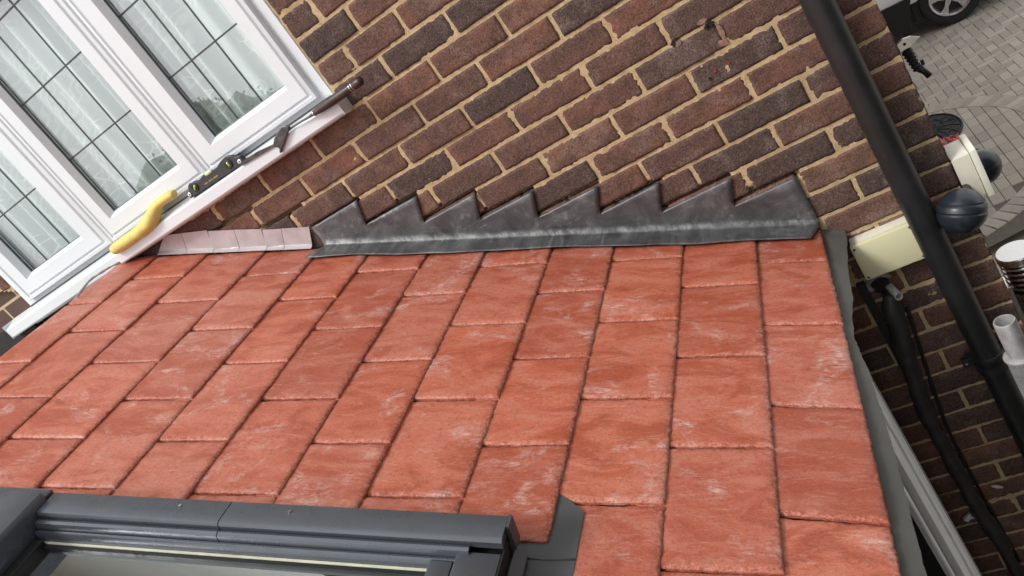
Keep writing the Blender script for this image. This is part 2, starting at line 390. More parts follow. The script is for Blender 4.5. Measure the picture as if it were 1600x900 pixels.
# ------------------------------------------------------------------ THE BRICK WALL
wall = thing('brick_wall', 'brown brick house wall with sandy mortar joints and a corner at the right', 'wall')
WX1 = .777; WIN = (-2.083, -.517, .192, 1.098)      # window opening
def brick_me(L, seed, H=.0648, D=.1):
    r = random.Random(seed); nx = max(6, int(L/.0075)); nz = 9; off = Vector((seed*3.1, 7.7, seed*1.7))
    v = []; f = []
    for k in range(nz+1):
        for i in range(nx+1):
            x = -L/2+L*i/nx; z = -H/2+H*k/nz; ex = min(i, nx-i); ez = min(k, nz-k)
            q = Vector((x, 0, z)); y = .0016*noise.noise((q*60)+off)+.0012*noise.noise(q*170+off)
            jx = .0018*noise.noise(q*75+off*2) + .0015*noise.noise(q*260+off); jz = .0014*noise.noise(q*60-off) + .0014*noise.noise(q*300+off)
            if ex == 0 or ez == 0: y += .0018+.0012*noise.noise(q*200+off)
            if ex == 0 and ez == 0: x *= .997; z *= .985; y += .0008
            v.append((x+jx, y, z+jz))
    for k in range(nz):
        for i in range(nx):
            a = k*(nx+1)+i; f.append((a, a+1, a+nx+2, a+nx+1))
    per = [i for i in range(nx+1)]+[k*(nx+1)+nx for k in range(1, nz+1)]+[nz*(nx+1)+i for i in range(nx-1, -1, -1)]+[k*(nx+1) for k in range(nz-1, 0, -1)]
    base = len(v); v += [(v[i][0], D, v[i][2]) for i in per]
    n = len(per); f += [(per[(i+1) % n], per[i], base+i, base+(i+1) % n) for i in range(n)]
    me = bpy.data.meshes.new('brick'); me.from_pydata(v, [], f); me.materials.append(mBrick)
    me.polygons.foreach_set('use_smooth', [True]*len(me.polygons)); return me
cache = {}
def get_brick(L):
    key = round(L/.004)*.004; lst = cache.setdefault(key, [])
    if len(lst) < (9 if key > .19 else 4): lst.append(brick_me(L, len(cache)*20+len(lst)+1)); return lst[-1]
    return random.choice(lst)
spans = []   # (x0, x1, j)
for j in range(-20, 34):
    z = -.075*j; per = [i*.1125+(.002*math.sin(i*5+j*3)) for i in range(-30, 8) if (i+j) % 2 == 0 and i*.1125 < .72]
    if j == -4 or j == -6: per = [(-.409 if abs(x+.45) < .01 else x) for x in per]
    per = [x for x in per]+[WX1+.005]
    edges = per
    for a, c in zip(edges[:-1], edges[1:]):
        x0, x1 = a+.0057, c-.0057
        if z+.03 > WIN[2] and z-.03 < WIN[3]:
            if x0 > WIN[0] and x1 < WIN[1]: continue
            if x0 < WIN[0] < x1: x1 = WIN[0]-.004
            if x0 < WIN[1] < x1: x0 = WIN[1]+.004
            if x1-x0 < .02: continue
        if z < roofz((x0+x1)/2)-.16 and x1 < .33: continue
        spans.append((x0, x1, j))
def bk(p): return Vector(((p[0]+p[1])/2, 0, -.075*p[2]))
vis = [p for p in spans if in_view(bk(p), 90)]
vis.sort(key=lambda p: (bk(p)-CAM).length); keep = set(vis[:298]); rest = MB()
for p in spans:
    x0, x1, j = p; me = get_brick(x1-x0); c = bk(p); c.y = random.uniform(-.001, .0015)
    if p in keep:
        o = link('brick', me, wall, c); o.rotation_euler = (random.uniform(-.012, .012), random.uniform(-.006, .006), random.uniform(-.008, .008))
        o.scale = ((x1-x0)/(round((x1-x0)/.004)*.004), 1, 1)
    else:
        rest.add([v.co+c for v in me.vertices], [tuple(f.vertices) for f in me.polygons])
# return wall round the corner (faces the drive)
for j in range(-20, 50):
    z = -.075*j; y = (.1125 if j % 2 == 0 else .0)+ (.0 if j % 2 == 0 else .22)
    y = .106 if j % 2 else .0
    first = True
    yy = .108 if j % 2 else .106
    while yy < 2.6:
        L = .213 if not (first and j % 2) else .10
        rest.box(WX1-.05, WX1-.001+random.uniform(-.001, .001), yy, yy+L, z-.0325, z+.0325); yy += L+.011; first = False
if rest.v: tag(rest.obj('bricks', mBrick, wall), kind='stuff')
# mortar sheet with raked slots above the lead steps
steps = []
SL = [(-.863, -.0405), (-.697, -.117), (-.530, -.1985), (-.371, -.2735), (-.216, -.349), (-.054, -.4235), (.098, -.499), (.274, -.5745)]
SR = [(-.671, -.040), (-.498, -.1195), (-.338, -.1985), (-.185, -.2735), (-.017, -.349), (.133, -.420), (.303, -.499), (.448, -.576)]
slots = [(-1.178, -1.0, .1125), (-1.02, -.844, .0375)]
for k in range(8): slots.append((SL[k][0]-.005, SR[k][0]+.004, -.0375-.075*k))
def mortar_y(x, z):
    q = Vector((x, 3.3, z)); y = .0030+.0012*noise.noise(q*22)+.0010*noise.noise(q*140)
    nj = round((-z/.075)-.5); zb = -(nj+.5)*.075       # nearest bed joint
    for a, c, zz in slots:
        if a < x < c and abs(z-zz) < .0105: return .034
    if abs(z-zb) < .008 and .5 < noise.noise(Vector((x*4, zb*9, 1.1)))+.25: y += .003
    return y
v = []; f = []
x0, x1, z0, z1, st = -2.62, WX1-.002, -2.5, 1.3, .0085
nx = int((x1-x0)/st); nz = int((z1-z0)/st); idx = {}
def vid(i, k):
    if (i, k) not in idx:
        x = x0+(x1-x0)*i/nx; z = z0+(z1-z0)*k/nz; idx[(i, k)] = len(v); v.append((x, mortar_y(x, z), z))
    return idx[(i, k)]
for i in range(nx):
    x = x0+(x1-x0)*(i+.5)/nx
    for k in range(nz):
        z = z0+(z1-z0)*(k+.5)/nz
        if WIN[0]+.002 < x < WIN[1]-.002 and WIN[2] < z: continue
        if z < roofz(x)-.14 and x < .30: continue
        if z < -1.0 and x < .36: continue
        f.append((vid(i, k), vid(i+1, k), vid(i+1, k+1), vid(i, k+1)))
mo = mesh_obj('mortar', v, f, mMortar, wall, smooth=True)
b = MB()
b.box(-9, WIN[0], .035, .28, GZ, 2.3); b.box(WIN[1], WX1-.004, .035, .28, GZ, 2.3); b.box(WIN[0], WIN[1], .035, .28, GZ, WIN[2]-.001); b.box(WIN[0], WIN[1], .035, .28, WIN[3], 2.3)
b.box(WX1-.3, WX1-.004, .28, 9.5, GZ, 2.3)
b.box(-9, x0, .004, .034, GZ, 1.3)
b.box(x0, x1, .004, .034, GZ, -2.5)
b.obj('wall_core', mCore, wall)
MB().box(-9, x1, -.006, .034, 1.54, 2.3).obj('reflected_band', simple('reflected_pale', (.68, .70, .66), .9, var=.06, scale=4, world=True), wall)  # unseen pale band added for the roof window glass to reflect
MB().box(x0, x1, .006, .034, 1.3, 1.54).obj('upper_core', mMortar, wall)
MB().box(-9, WX1+.25, -.30, .03, 2.30, 2.32).obj('soffit', mUPVC, wall); MB().box(-9, WX1+.25, -.32, -.301, 2.22, 2.40).obj('fascia', mUPVC, wall)
# red plugs and chipped holes
plug = MB()
for (hx, hz, rr, mt, nm) in ((.397, -.221, .0035, 'red', 'wall_plug'), (.433, -.220, .0035, 'red', 'wall_plug')):
    o = MB().lathe([(.0015, -.002), (rr, -.0025), (rr, .004)], (hx, 0, hz), (0, 1, 0), 10).obj(nm, simple('red_plastic', (.42, .04, .05), .5), wall)
mHole = simple('hole_shade', (.012, .010, .009), .95)  # near-black colour painted as the shade inside the holes
for (hx, hz, rr) in ((.438, -.114, .0085), (.428, -.118, .006), (.342, -.111, .0065), (.352, -.105, .004), (.377, -.232, .003)):
    pts = [(hx+rr*(1+.35*math.sin(5*a+hx*90))*math.cos(a), hz+rr*(1+.3*math.cos(4*a))*math.sin(a)) for a in [2*math.pi*k/12 for k in range(12)]]
    MB().prism(pts, -.0030, .004).obj('drill_hole', mHole, wall)
mScar = simple('chipped_brick', (.26, .15, .115), .95, var=.4, scale=90, bump=.8)
for (hx, hz, rx, rz) in ((.452, -.142, .007, .018), (.444, -.170, .012, .008), (.352, -.116, .009, .008), (.425, -.100, .012, .006)):
    pts = [(hx+rx*(1+.35*noise.noise(Vector((a*2, hx*50, 0))))*math.cos(a), hz+rz*(1+.5*noise.noise(Vector((a*2, 9, hz*50))))*math.sin(a)) for a in [2*math.pi*k/18 for k in range(18)]]
    MB().prism(pts, -.0022, .004).obj('chipped_patch', mScar, wall)
# ------------------------------------------------------------------ THE SLATE ROOF
def roof_thing(name, label, cat): return thing(name, label, cat, tuple(ROOF_N*RD), (0, TH, 0))
roof = roof_thing('slate_roof', 'low pitched extension roof of large staggered terracotta red slates', 'roof')
b = MB(); b.box(-1.50, .690, -2.75, -.002, -.05, -.016)
b.obj('roof_deck', mUnder, roof)
T = .0074; TOPH = 1.5*T        # average height of the slate faces above the deck plane
def slate_me(gage, W, lap=.055, skew=0):
    sd = random.random()*50; L = gage+lap
    ns = 9; ny = max(6, int(W/.0055)); rim = .0045
    us = [0, rim, 2.1*rim]+[2.1*rim+(L-3.1*rim)*k/18 for k in range(1, 18)]+[L] if True else [0, rim]+[rim+(L-2*rim)*k/(ns-1) for k in range(1, ns)]+[L]     # from tail (0) up to head (L)
    vs = [0, rim, 2.1*rim]+[2.1*rim+(W-4.2*rim)*k/(ny-1) for k in range(1, ny-1)]+[W-2.1*rim, W-rim, W] if True else [0, rim]+[rim+(W-2*rim)*k/(ny-1) for k in range(1, ny)]+[W]
    V = []; F = []; nu, nv = len(us), len(vs); RIM = []
    for i, u in enumerate(us):
        for k, w_ in enumerate(vs):
            q = Vector((u, w_, sd)); h = T+T*(1-u/gage)+ .0011*noise.noise(q*9)+.0008*noise.noise(q*38)
            x, y = -u, w_
            edge = (i == 0) or k == 0 or k == nv-1
            if edge: h -= .0040+.0024*noise.noise(q*170)
            elif i == 1 or k == 1 or k == nv-2: h -= .0016+.0020*noise.noise(q*230+Vector((3, 1, 2)))
            elif i == 2 or k == 2 or k == nv-3: h -= .0009*max(0, noise.noise(q*110))
            if i == 0: x += .0022*noise.noise(q*70)+.0016*noise.noise(q*210)
            if k == 0: y += .0014*noise.noise(q*90)
            if k == nv-1: y += .0014*noise.noise(q*90)
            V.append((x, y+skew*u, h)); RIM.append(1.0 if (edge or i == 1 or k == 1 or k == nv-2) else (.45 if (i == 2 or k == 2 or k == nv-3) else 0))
    for i in range(nu-1):
        for k in range(nv-1):
            a = i*nv+k; F.append((a, a+nv, a+nv+1, a+1))
    per = [k for k in range(nv)]+[i*nv+nv-1 for i in range(1, nu)]+[(nu-1)*nv+k for k in range(nv-2, -1, -1)]+[i*nv for i in range(nu-2, 0, -1)]
    bs = len(V)
    for i in per: V.append((V[i][0], V[i][1], max(V[i][2]-T*.75, -.002) if V[i][0] < -.001 else V[i][2]-T*.72))
    n = len(per); F += [(per[i], per[(i+1) % n], bs+(i+1) % n, bs+i) for i in range(n)]
    F.append(tuple(bs+i for i in range(n)))
    me = bpy.data.meshes.new('slate'); me.from_pydata(V, [], F); me.materials.append(mSlate)
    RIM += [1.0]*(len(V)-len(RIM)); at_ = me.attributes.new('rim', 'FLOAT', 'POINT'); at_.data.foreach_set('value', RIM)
    for p in me.polygons: p.use_smooth = len(p.vertices) == 4 and p.index < (nu-1)*(nv-1)
    return me
TAIL = [.712, .546, .360, .172, -.004, -.198, -.376, -.571, -.751, -.943, -1.155, -1.348]
HEADR = -1.475
J = {0: [-.177, -.463, -.748, -1.035], 1: [-.29, -.583, -.87, -1.154], 2: [-.142, -.442, -.730, -1.022], 3: [-.301, -.589, -.879, -1.120],
     4: [-.15, -.448, -.739, -1.027], 5: [-.299, -.599, -.887], 6: [-.162, -.458, -.746, -1.042], 7: [-.307, -.607, -.894], 8: [-.162, -.456, -.754, -1.046],
     9: [-.307, -.605, -.90], 10: [-.16, -.456, -.754], 11: [-.305, -.608]}
for c in range(12):
    tail = TAIL[c]; gage = tail-(TAIL[c+1] if c < 11 else HEADR)
    js = list(J[c]); 
    while js[-1] > -2.6: js.append(js[-1]-.2925)
    ys = [-.006]+js
    for r_, (ya, yb) in enumerate(zip(ys[:-1], ys[1:])):
        yhi, ylo = ya-.0018, yb+.0018
        if tail < .15 and c >= 4 and c <= 9 or c == 3:
            if yb < -1.14 and not (yb < -1.98):     # skylight sits here
                if ya < -1.118: continue
                ylo = -1.128
            if ya > -1.96 and yb < -1.98: yhi = -1.98
        if yhi-ylo < .03: continue
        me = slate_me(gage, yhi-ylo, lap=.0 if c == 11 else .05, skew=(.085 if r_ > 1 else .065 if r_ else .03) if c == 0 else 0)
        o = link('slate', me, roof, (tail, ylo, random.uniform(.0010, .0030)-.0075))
        o.rotation_euler = (random.uniform(-.0075, -.002), random.uniform(-.002, .004), random.uniform(-.0035, .0035))
        if c == 3 and abs(ya+.879) < .01: o.location.z += .0012; o.rotation_euler[1] = -.010
        if c == 0: o.rotation_euler = (random.uniform(-.009, -.003), random.uniform(-.004, .002), random.uniform(-.004, .004)); o.location.y -= .007

# roofing membrane strip hanging past the eaves
mem = roof_thing('roofing_membrane', 'grey felt membrane strip sticking out past the slate ends beside the brick wall', 'membrane')
V = []; F = []; n = 220
rr = [(.02, .775), (-.28, .752), (-.495, .732), (-.67, .745), (-.85, .750), (-1.10, .749), (-2.5, .752)]
def ri(y):
    for (a, x), (b2, x2) in zip(rr[:-1], rr[1:]):
        if a >= y >= b2: t = (a-y)/(a-b2); return x+(x2-x)*(t*t*(3-2*t))
    return rr[-1][1]
for k in range(n+1):
    y = .012-2.5*(k/n)**1.15; r0 = ri(y)+.0025*noise.noise(Vector((y*25, 0, 0)))+.002*noise.noise(Vector((y*90, 5, 0)))
    for i in range(7):
        t = i/6; s = .66+(r0-.66)*t
        h = -.006-.005*t*t-.005*t*max(0, noise.noise(Vector((y*4.5, 2.2, 0))))+.0012*noise.noise(Vector((y*30, t*3, 1)))
        V.append((s, y, h))
for k in range(n):
    for i in range(6): a = k*7+i; F.append((a, a+1, a+8, a+7))
o = mesh_obj('membrane_sheet', V, F, mMembrane, mem)
md = o.modifiers.new('thick', 'SOLIDIFY'); md.thickness = .0018

# extension body below the roof (side wall, fascia) and the black abutment beyond its top edge
ext = thing('extension', 'rendered rear extension below the red slate roof, deep in shade', 'extension')
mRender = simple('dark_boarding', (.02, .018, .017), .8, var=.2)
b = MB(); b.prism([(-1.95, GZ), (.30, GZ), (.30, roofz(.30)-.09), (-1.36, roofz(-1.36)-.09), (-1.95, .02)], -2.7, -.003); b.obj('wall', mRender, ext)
b = MB(); b.prism([(-1.95, .02), (-1.56, .165), (-1.36, roofz(-1.36)-.06), (-1.36, -.05), (-1.95, -.2)], -2.7, -.003); b.obj('flat_top', mUnder, ext)
# ribbed white corner trim / window frame of the extension side
trim = thing('side_window_frame', 'ribbed white plastic window frame running down under the roof eaves', 'window frame')
b = MB(); prof = []
yy = -.285
poly = [(.302, -.285)]
for yy, xx in ((-.285, .405), (-.288, .409), (-.318, .409), (-.320, .403), (-.330, .403), (-.332, .410), (-.388, .410), (-.392, .382), (-.402, .382), (-.406, .407), (-.428, .407), (-.430, .401), (-.440, .401), (-.442, .409), (-.505, .409), (-.507, .302)): poly.append((xx, yy))
b.prism(poly, -3.2, -.86, 'z'); b.obj('frame', mUPVCold, trim)
b = MB().prism([(.302, -.553), (.396, -.553), (.399, -.556), (.399, -.580), (.396, -.583), (.302, -.583)], -3.2, -.86, 'z'); b.obj('sash', mUPVCold, trim)
b = MB().prism([(.302, -.28), (.409, -.28), (.409, -.262), (.302, -.262)], -3.2, -.86, 'z'); b.obj('foam_seal', mFoam, trim)
b = MB().box(.302, .386, -2.6, -.5075, -3.2, -.87); b.obj('pane', simple('gap_shade', (.006, .006, .006), 1, spec=.02), trim)  # black board added to paint the shaded gap, not glass

# ------------------------------------------------------------------ LEAD FLASHING
lead = thing('lead_flashing', 'dark grey stepped lead flashing dressed into the brickwork above the slates', 'flashing')
def crease(x):      # z of the fold at the foot of the wall
    return roofz(x)+.016
V = []; F = []
def ly(x, z): q = Vector((x, 1.7, z)); return -.0045-.0035*max(0, noise.noise(q*9))-.0012*noise.noise(q*45)
def addgrid(rows):
    b0 = len(V); nr, nc = len(rows), len(rows[0])
    for r in rows: V.extend(r)
    for i in range(nr-1):
        for k in range(nc-1): a = b0+i*nc+k; F.append((a, a+1, a+nc+1, a+nc))
low = SL+[(.445, -.700)]            # line joining the feet of the steps
# continuous strip columns
cols = []
for k in range(8):
    a, c = low[k], low[k+1]
    for t in range(12): cols.append((a[0]+(c[0]-a[0])*t/12, a[1]+(c[1]-a[1])*t/12))
cols.append(low[-1])
def apron_y(x): return -.086-.005*math.sin(x*11+.6)-.005*noise.noise(Vector((x*9, 0, 4)))-.006*max(0, min(1, (x-.3)/.15))
rows = []
nA = 8
for i in range(nA+1):            # apron: outer edge to crease
    r = []
    for (x, z) in cols:
        t = i/nA; xc = x-.012*(1-0)+.0; y = apron_y(x)*(1-t)+(-.012)*t
        h = .0125+.0010*noise.noise(Vector((x*22, y*22, 0)))+(.0025*noise.noise(Vector((x*10, 5, 0))) if i == 0 else 0)
        xs = x-.028*(1-t)*max(0, min(1, (x-.33)/.115))-.030*(1-t)*max(0, min(1, (-.76-x)/.10))
        # parallel to the roof plane
        xx = xs; zz = roofz(xx)+h/CS+.004
        r.append((xx, y, zz))
    rows.append(r)
for (y_, dz) in ((-.0085, .0065), (-.0062, .013)):
    rows.append([(x, y_, crease(x)+dz) for (x, z) in cols])
for i in range(1, 9):
    t = i/8; r = []
    for (x, z) in cols:
        zc = crease(x)+.013; zz = zc+(z-zc)*t if z > zc else zc+.0005*i; r.append((x, ly(x, zz), zz))
    rows.append(r)
addgrid(rows)
for k in range(8):
    a, e, c = SL[k], SR[k], low[k+1]
    rows = []
    if k == 7: c = (.445, -.700)
    for i in range(6):
        r = []
        for t in range(13):
            u = t/12; P = (a[0]+(c[0]-a[0])*u, a[1]+(c[1]-a[1])*u); Q = (a[0]+(e[0]-a[0])*u, a[1]+(e[1]-a[1])*u+.0012*noise.noise(Vector((u*9, k, 0))))
            w_ = i/5; x, z = P[0]+(Q[0]-P[0])*w_, P[1]+(Q[1]-P[1])*w_; r.append((x, ly(x, z)-.0025*w_*abs(noise.noise(Vector((x*14, k, 3)))), z))
        rows.append(r)
    top = rows[-1]
    rows.append([(x, y+.0015, z+.0022) for x, y, z in top]); rows.append([(x, .006, z+.0026) for x, y, z in top]); rows.append([(x, .024, z+.003) for x, y, z in top])
    addgrid(rows)
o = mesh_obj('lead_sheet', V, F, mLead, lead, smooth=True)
bm = bmesh.new(); bm.from_mesh(o.data); bmesh.ops.remove_doubles(bm, verts=bm.verts, dist=.0002); bmesh.ops.recalc_face_normals(bm, faces=bm.faces); bm.to_mesh(o.data); bm.free()
md = o.modifiers.new('thick', 'SOLIDIFY'); md.thickness = .0018; md.offset = 0

mSilver = simple('bright_metal_edge', (.66, .65, .66), .38, metal=.5, var=.06, scale=20)
# lilac metal soakers at the foot of the wall, left of the lead
tops = [(-1.346, .191), (-1.284, .166), (-1.192, .130), (-1.105, .085), (-1.018, .042), (-.956, .010), (-.867, -.030)]
bots = [-1.405, -1.308, -1.215, -1.131, -1.040, -.985, -.897]
slabels = ['lilac metal soaker tucked under the white window sill, the highest one', 'lilac metal soaker just right of the highest one under the sill', 'lilac metal soaker third up the slope, with a dark fold shadow at its left',
           'wide lilac metal soaker in the middle right of the row', 'narrow lilac metal soaker second from the lead flashing', 'lilac metal soaker touching the end of the dark lead flashing']
for k in range(6):
    V = []; F = []; nC, nR = 8, 6
    xt0, xt1 = tops[k][0], tops[k+1][0]-.0015; zt0, zt1 = tops[k][1], tops[k+1][1]; xb0, xb1 = bots[k], bots[k+1]-.0015
    if k in (2, 4): zt0 -= .004
    rows = []
    for i in range(nR+4):
        r = []
        for t in range(nC+1):
            u = t/nC; xb = xb0+(xb1-xb0)*u; xt = xt0+(xt1-xt0)*u; zt = zt0+(zt1-zt0)*u-.006*u*(1-u)*0
            lift = -.0035 if k in (2, 4) else 0
            if i < 4: w_ = i/3; r.append((xb, -.028+.016*w_, roofz(xb)+.0175+.0045*w_*w_))
            else:
                w_ = (i-4)/(nR-1); zb = roofz(xb)+.024; x = xb+(xt-xb)*w_; z = zb+(zt-zb)*w_
                y = -.009+.003*w_-.006*(1-u)*(1-w_)*(1 if k in (2, 4) else 0)-.0006*math.sin(u*3.14)
                r.append((x, y, z))
        rows.append(r)
    for r in rows: V.extend(r)
    for i in range(len(rows)-1):
        for t in range(nC): a = i*(nC+1)+t; F.append((a, a+1, a+nC+2, a+nC+1))
    o = mesh_obj('metal_soaker', V, F, mSoaker, None); o.data.materials.append(mSilver)
    for p in o.data.polygons: p.material_index = 1 if p.index < nC*4 else 0
    md = o.modifiers.new('thick', 'SOLIDIFY'); md.thickness = .0012
    tag(o, slabels[k], 'soaker', 'metal soakers along the wall foot')
# black sheet at the far left, below the sill end
b = MB(); b.box(-2.75, -2.10, -.03, -.008, .0, .232, .004)
tag(b.obj('abutment_sheet', mUnder), 'black sheet on the wall at the left edge of the photo below the sill end', 'sheet')
# torn white strip under the sill
pth = [roofpt(-1.435, -.085, .022), roofpt(-1.450, -.12, .024), roofpt(-1.462, -.155, .022), roofpt(-1.475, -.185, .018), roofpt(-1.465, -.235, .016), roofpt(-1.452, -.285, .012)]
V = []; F = []
for i, p in enumerate(catmull(pth, 5)):
    wv = .0035+.0025*noise.noise(Vector((i*.4, 0, 0))); V += [p+Vector((0, 0, wv)), p-Vector((0, 0, wv))]
    if i: F.append((2*i-2, 2*i-1, 2*i+1, 2*i))
o = mesh_obj('torn_strip', V, F, mStub, None, True); md = o.modifiers.new('t', 'SOLIDIFY'); md.thickness = .0012
tag(o, 'torn pale strip curling out below the left part of the window sill', 'strip')

# ------------------------------------------------------------------ WINDOW
win = thing('casement_window', 'white plastic casement window with leaded panes and a projecting sill', 'window', (-1.3, 0, .25))
WL = Vector((-1.3, 0, .25))
def wobj(b, name, mat, parent, auto=30): 
    b.v = [q-WL for q in b.v]; return b.obj(name, mat, parent, auto=auto)
def wx(x, y): return x+(CAM.x-x)*(-y)/2.03
X0, X1, Z0, Z1 = -2.082, -.519, .236, 1.096
b = MB(); b.frame(X0, X1, Z0, Z1, [(0, .07), (0, .004), (.002, .001), (.030, .001), (.034, .004), (.055, .004), (.055, .07)])
for xm in (-1.03, -1.53): b.box(xm-.03, xm+.03, .004, .07, Z0+.05, Z1-.05)
wobj(b, 'outer_frame', mUPVC, win)
sash_x = [(-1.0285, -.557, -.938, -.630), (-1.5285, -1.0315, -1.452, -1.111), (-2.045, -1.5315, -1.952, -1.636)]
cv = [[-.731, -.836], [-1.2085, -1.331], [-1.72, -1.86]]
for k, (a, c, ga, gc) in enumerate(sash_x):
    za, zc = .263, 1.066; gz = .340
    b = MB()
    # mitred sash; different insets left/right handled by scaling rings by hand
    prof = [(0, .004), (0, -.010), (.04, -.016), (.16, -.018), (.20, -.013), (.25, -.012), (.30, -.019), (.84, -.019), (.90, -.012), (1.0, .004), (1.0, .020)]
    V = []; 
    for t, y in prof:
        l = a+(ga-a)*t; r = c+(gc-c)*t; lo = za+(gz-za)*t; hi = zc-.08*t
        V += [(l, y, lo), (r, y, lo), (r, y, hi), (l, y, hi)]
    F = [(i*4+q, i*4+(q+1) % 4, (i+1)*4+(q+1) % 4, (i+1)*4+q) for i in range(len(prof)-1) for q in range(4)]
    b.add(V, F); s = wobj(b, 'sash', mUPVC, win, auto=20)
    # gasket line
    g_ = MB().frame(ga-.001, gc+.001, gz-.001, zc-.079, [(0, .0035), (.004, .006), (.004, .012)]); wobj(g_, 'gasket', mCame, s)
    p = MB().box(ga-.002, gc+.002, .014, .018, gz-.002, zc-.078); wobj(p, 'pane', mGlass, s, None)
    for x in cv[k]: wobj(MB().box(x-.0024, x+.0024, .0115, .0138, gz, zc-.08, .0008), 'lead_came', mCame, s)
    for z in (.5425, .747, .950): wobj(MB().box(ga, gc, .0112, .0136, z-.0024, z+.0024, .0008), 'lead_came', mCame, s)
# sill: sloping top, rounded nose
b = MB(); b.prism([(.055, .232), (.0, .246), (-.010, .2445), (-.056, .231), (-.0595, .227), (-.0595, .197), (-.056, .192), (-.020, .191), (-.020, .186), (.055, .186)], -2.196, -.4935, 'x')
wobj(b, 'sill', mUPVC, win)
wobj(MB().box(-.4934, -.4905, -.0605, .0, .189, .2455, .001), 'end_cap', mUPVC, win)
wobj(MB().box(-2.199, -2.1965, -.0605, .0, .189, .2455, .001), 'end_cap', mUPVC, win)
wobj(MB().box(-2.07, -.53, -.010, .0005, .2455, .2500), 'sill_gap_shade', mCame, win)  # dark strip painting the shadow of the gap between frame and sill
# lace net curtains
def lace_mat():
    M = MT('lace', (.8, .82, .8), .9, spec=.1); M.coord(rnd=False)
    b_ = M.b; 
    nz_ = M.noise(5, 2, .5)
    wv = M.N('ShaderNodeTexWave', wave_type='RINGS', rings_direction='SPHERICAL'); wv.inputs['Scale'].default_value = 13; wv.inputs['Distortion'].default_value = 9; wv.inputs['Detail'].default_value = .6; wv.inputs['Detail Scale'].default_value = 2.2
    M.L(M.scaled((1, .001, 1)), wv.inputs['Vector'])
    line = M.ramp(wv.outputs['Fac'], [(.62, 0), (.86, .8)])
    gate = M.ramp(M.noise(3.6, 1, .4), [(.44, 0), (.5, 1)])
    pat = M.math('MULTIPLY', line, gate)
    vo = M.N('ShaderNodeTexVoronoi', feature='DISTANCE_TO_EDGE'); vo.inputs['Scale'].default_value = 26; M.L(M.scaled((1, .001, 1)), vo.inputs['Vector'])
    pat2 = M.math('MULTIPLY', M.ramp(vo.outputs['Distance'], [(.03, 1), (.08, 0)]), M.ramp(M.noise(6, 1, .4), [(.56, 0), (.62, 1)]))
    lw = M.N('ShaderNodeLayerWeight'); lw.inputs['Blend'].default_value = .5
    base = M.ramp(lw.outputs['Facing'], [(.15, .80), (.7, 1)])
    al = M.math('MAXIMUM', M.math('MULTIPLY', M.math('MAXIMUM', pat, pat2), .95), base)
    col = M.mix(M.math('MAXIMUM', pat, pat2), (.72, .755, .75), (.90, .925, .91)); M.color(col)
    M.L(al, b_.inputs['Alpha']); b_.inputs['Transmission Weight'].default_value = 0; return M.m
mLace = lace_mat()
clabels = ['pleated white lace net curtain behind the right hand pane', 'pleated white lace net curtain behind the middle pane', 'pleated white lace net curtain behind the left hand pane']
for k, (a, c, ga, gc) in enumerate(sash_x):
    V = []; F = []; n = 140
    for i in range(n+1):
        u = i/n; x = a-.02+(c-a+.04)*u; y0 = .056+.016*math.sin(x*88+1.6*math.sin(x*21))+.010*math.sin(x*31)
        for q in range(9): t = q/8; V.append((x+.012*t*math.sin(x*50), y0*(1-.1*t), .27+.80*t))
    for i in range(n):
        for q in range(8): p = i*9+q; F.append((p, p+1, p+10, p+9))
    o = mesh_obj('net_curtain', V, F, mLace, None, smooth=True)
    tag(o, clabels[k], 'curtain', 'net curtains')
# room behind
rm = MB(); rm.box(-3.2, .40, .29, 3.4, -.6, 1.9); rm.f = [tuple(reversed(f)) for f in rm.f]
o = mesh_obj('room_interior', rm.v, [f for i, f in enumerate(rm.f) if i != 2], simple('room_wall', (.30, .31, .28), .9)); tag(o, kind='structure')
# window board & a dim ornament row in the room
tag(MB().box(-2.07, -.53, .055, .28, .225, .262, .004).obj('window_board', simple('board_white', (.45, .46, .43), .5)), 'pale inner window board behind the net curtains', 'window board')

# ------------------------------------------------------------------ THINGS LYING ON THE SILL
# spirit level
lev = thing('spirit_level', 'small black torpedo spirit level with three green vials on the sill', 'spirit level', (-.99, -.046, .235), (R_(-8), R_(1.0), 0))
# local coords: x along, z up from its foot
out = [(-.122, .0), (-.124, .012), (-.113, .020), (-.105, .034), (-.094, .040), (-.076, .036), (-.066, .030), (-.052, .032), (-.032, .037), (-.018, .0375), (.006, .033), (.030, .034), (.052, .042), (.078, .045), (.094, .038), (.103, .030), (.120, .024), (.124, .010), (.120, .0)]
b = MB().prism(out, -.010, .010); o = b.obj('body', simple('level_grey', (.035, .033, .037), .45, metal=.3, dirt=((.3, .3, .28), 80, .64, .6)), lev)
bv = o.modifiers.new('b', 'BEVEL'); bv.width = .0018; bv.segments = 2; bv.limit_method = 'ANGLE'
mVial = simple('vial_green', (.42, .62, .06), .15, var=.1, coat=1)
mVialL = simple('vial_pale', (.62, .75, .42), .12, var=.05, coat=1)
for (vx, vz, an, mt, rr) in ((-.083, .020, 55, mVial, .013), (.072, .022, -80, mVial, .014)):
    MB().lathe([(rr*.6, -.0116), (rr*.6, -.0112), (rr*.78, -.0135), (rr, -.0130), (rr*1.05, -.0095)], (vx, 0, vz), (0, 1, 0), 28).obj('vial_ring', mBlack, lev, smooth=True)
    a = R_(an); d = Vector((math.cos(a), 0, math.sin(a)))*.0085; c_ = Vector((vx, -.0105, vz))
    v_ = MB().tube([c_-d, c_-d*.7, c_, c_+d*.7, c_+d], [.002, .0045, .0048, .0045, .002], 14).obj('vial', mt, lev, smooth=True)
    for t in (-.25, .25): MB().tube([c_+d*t-d*.05, c_+d*t+d*.05], .0051, 14).obj('vial_line', mBlack, v_)
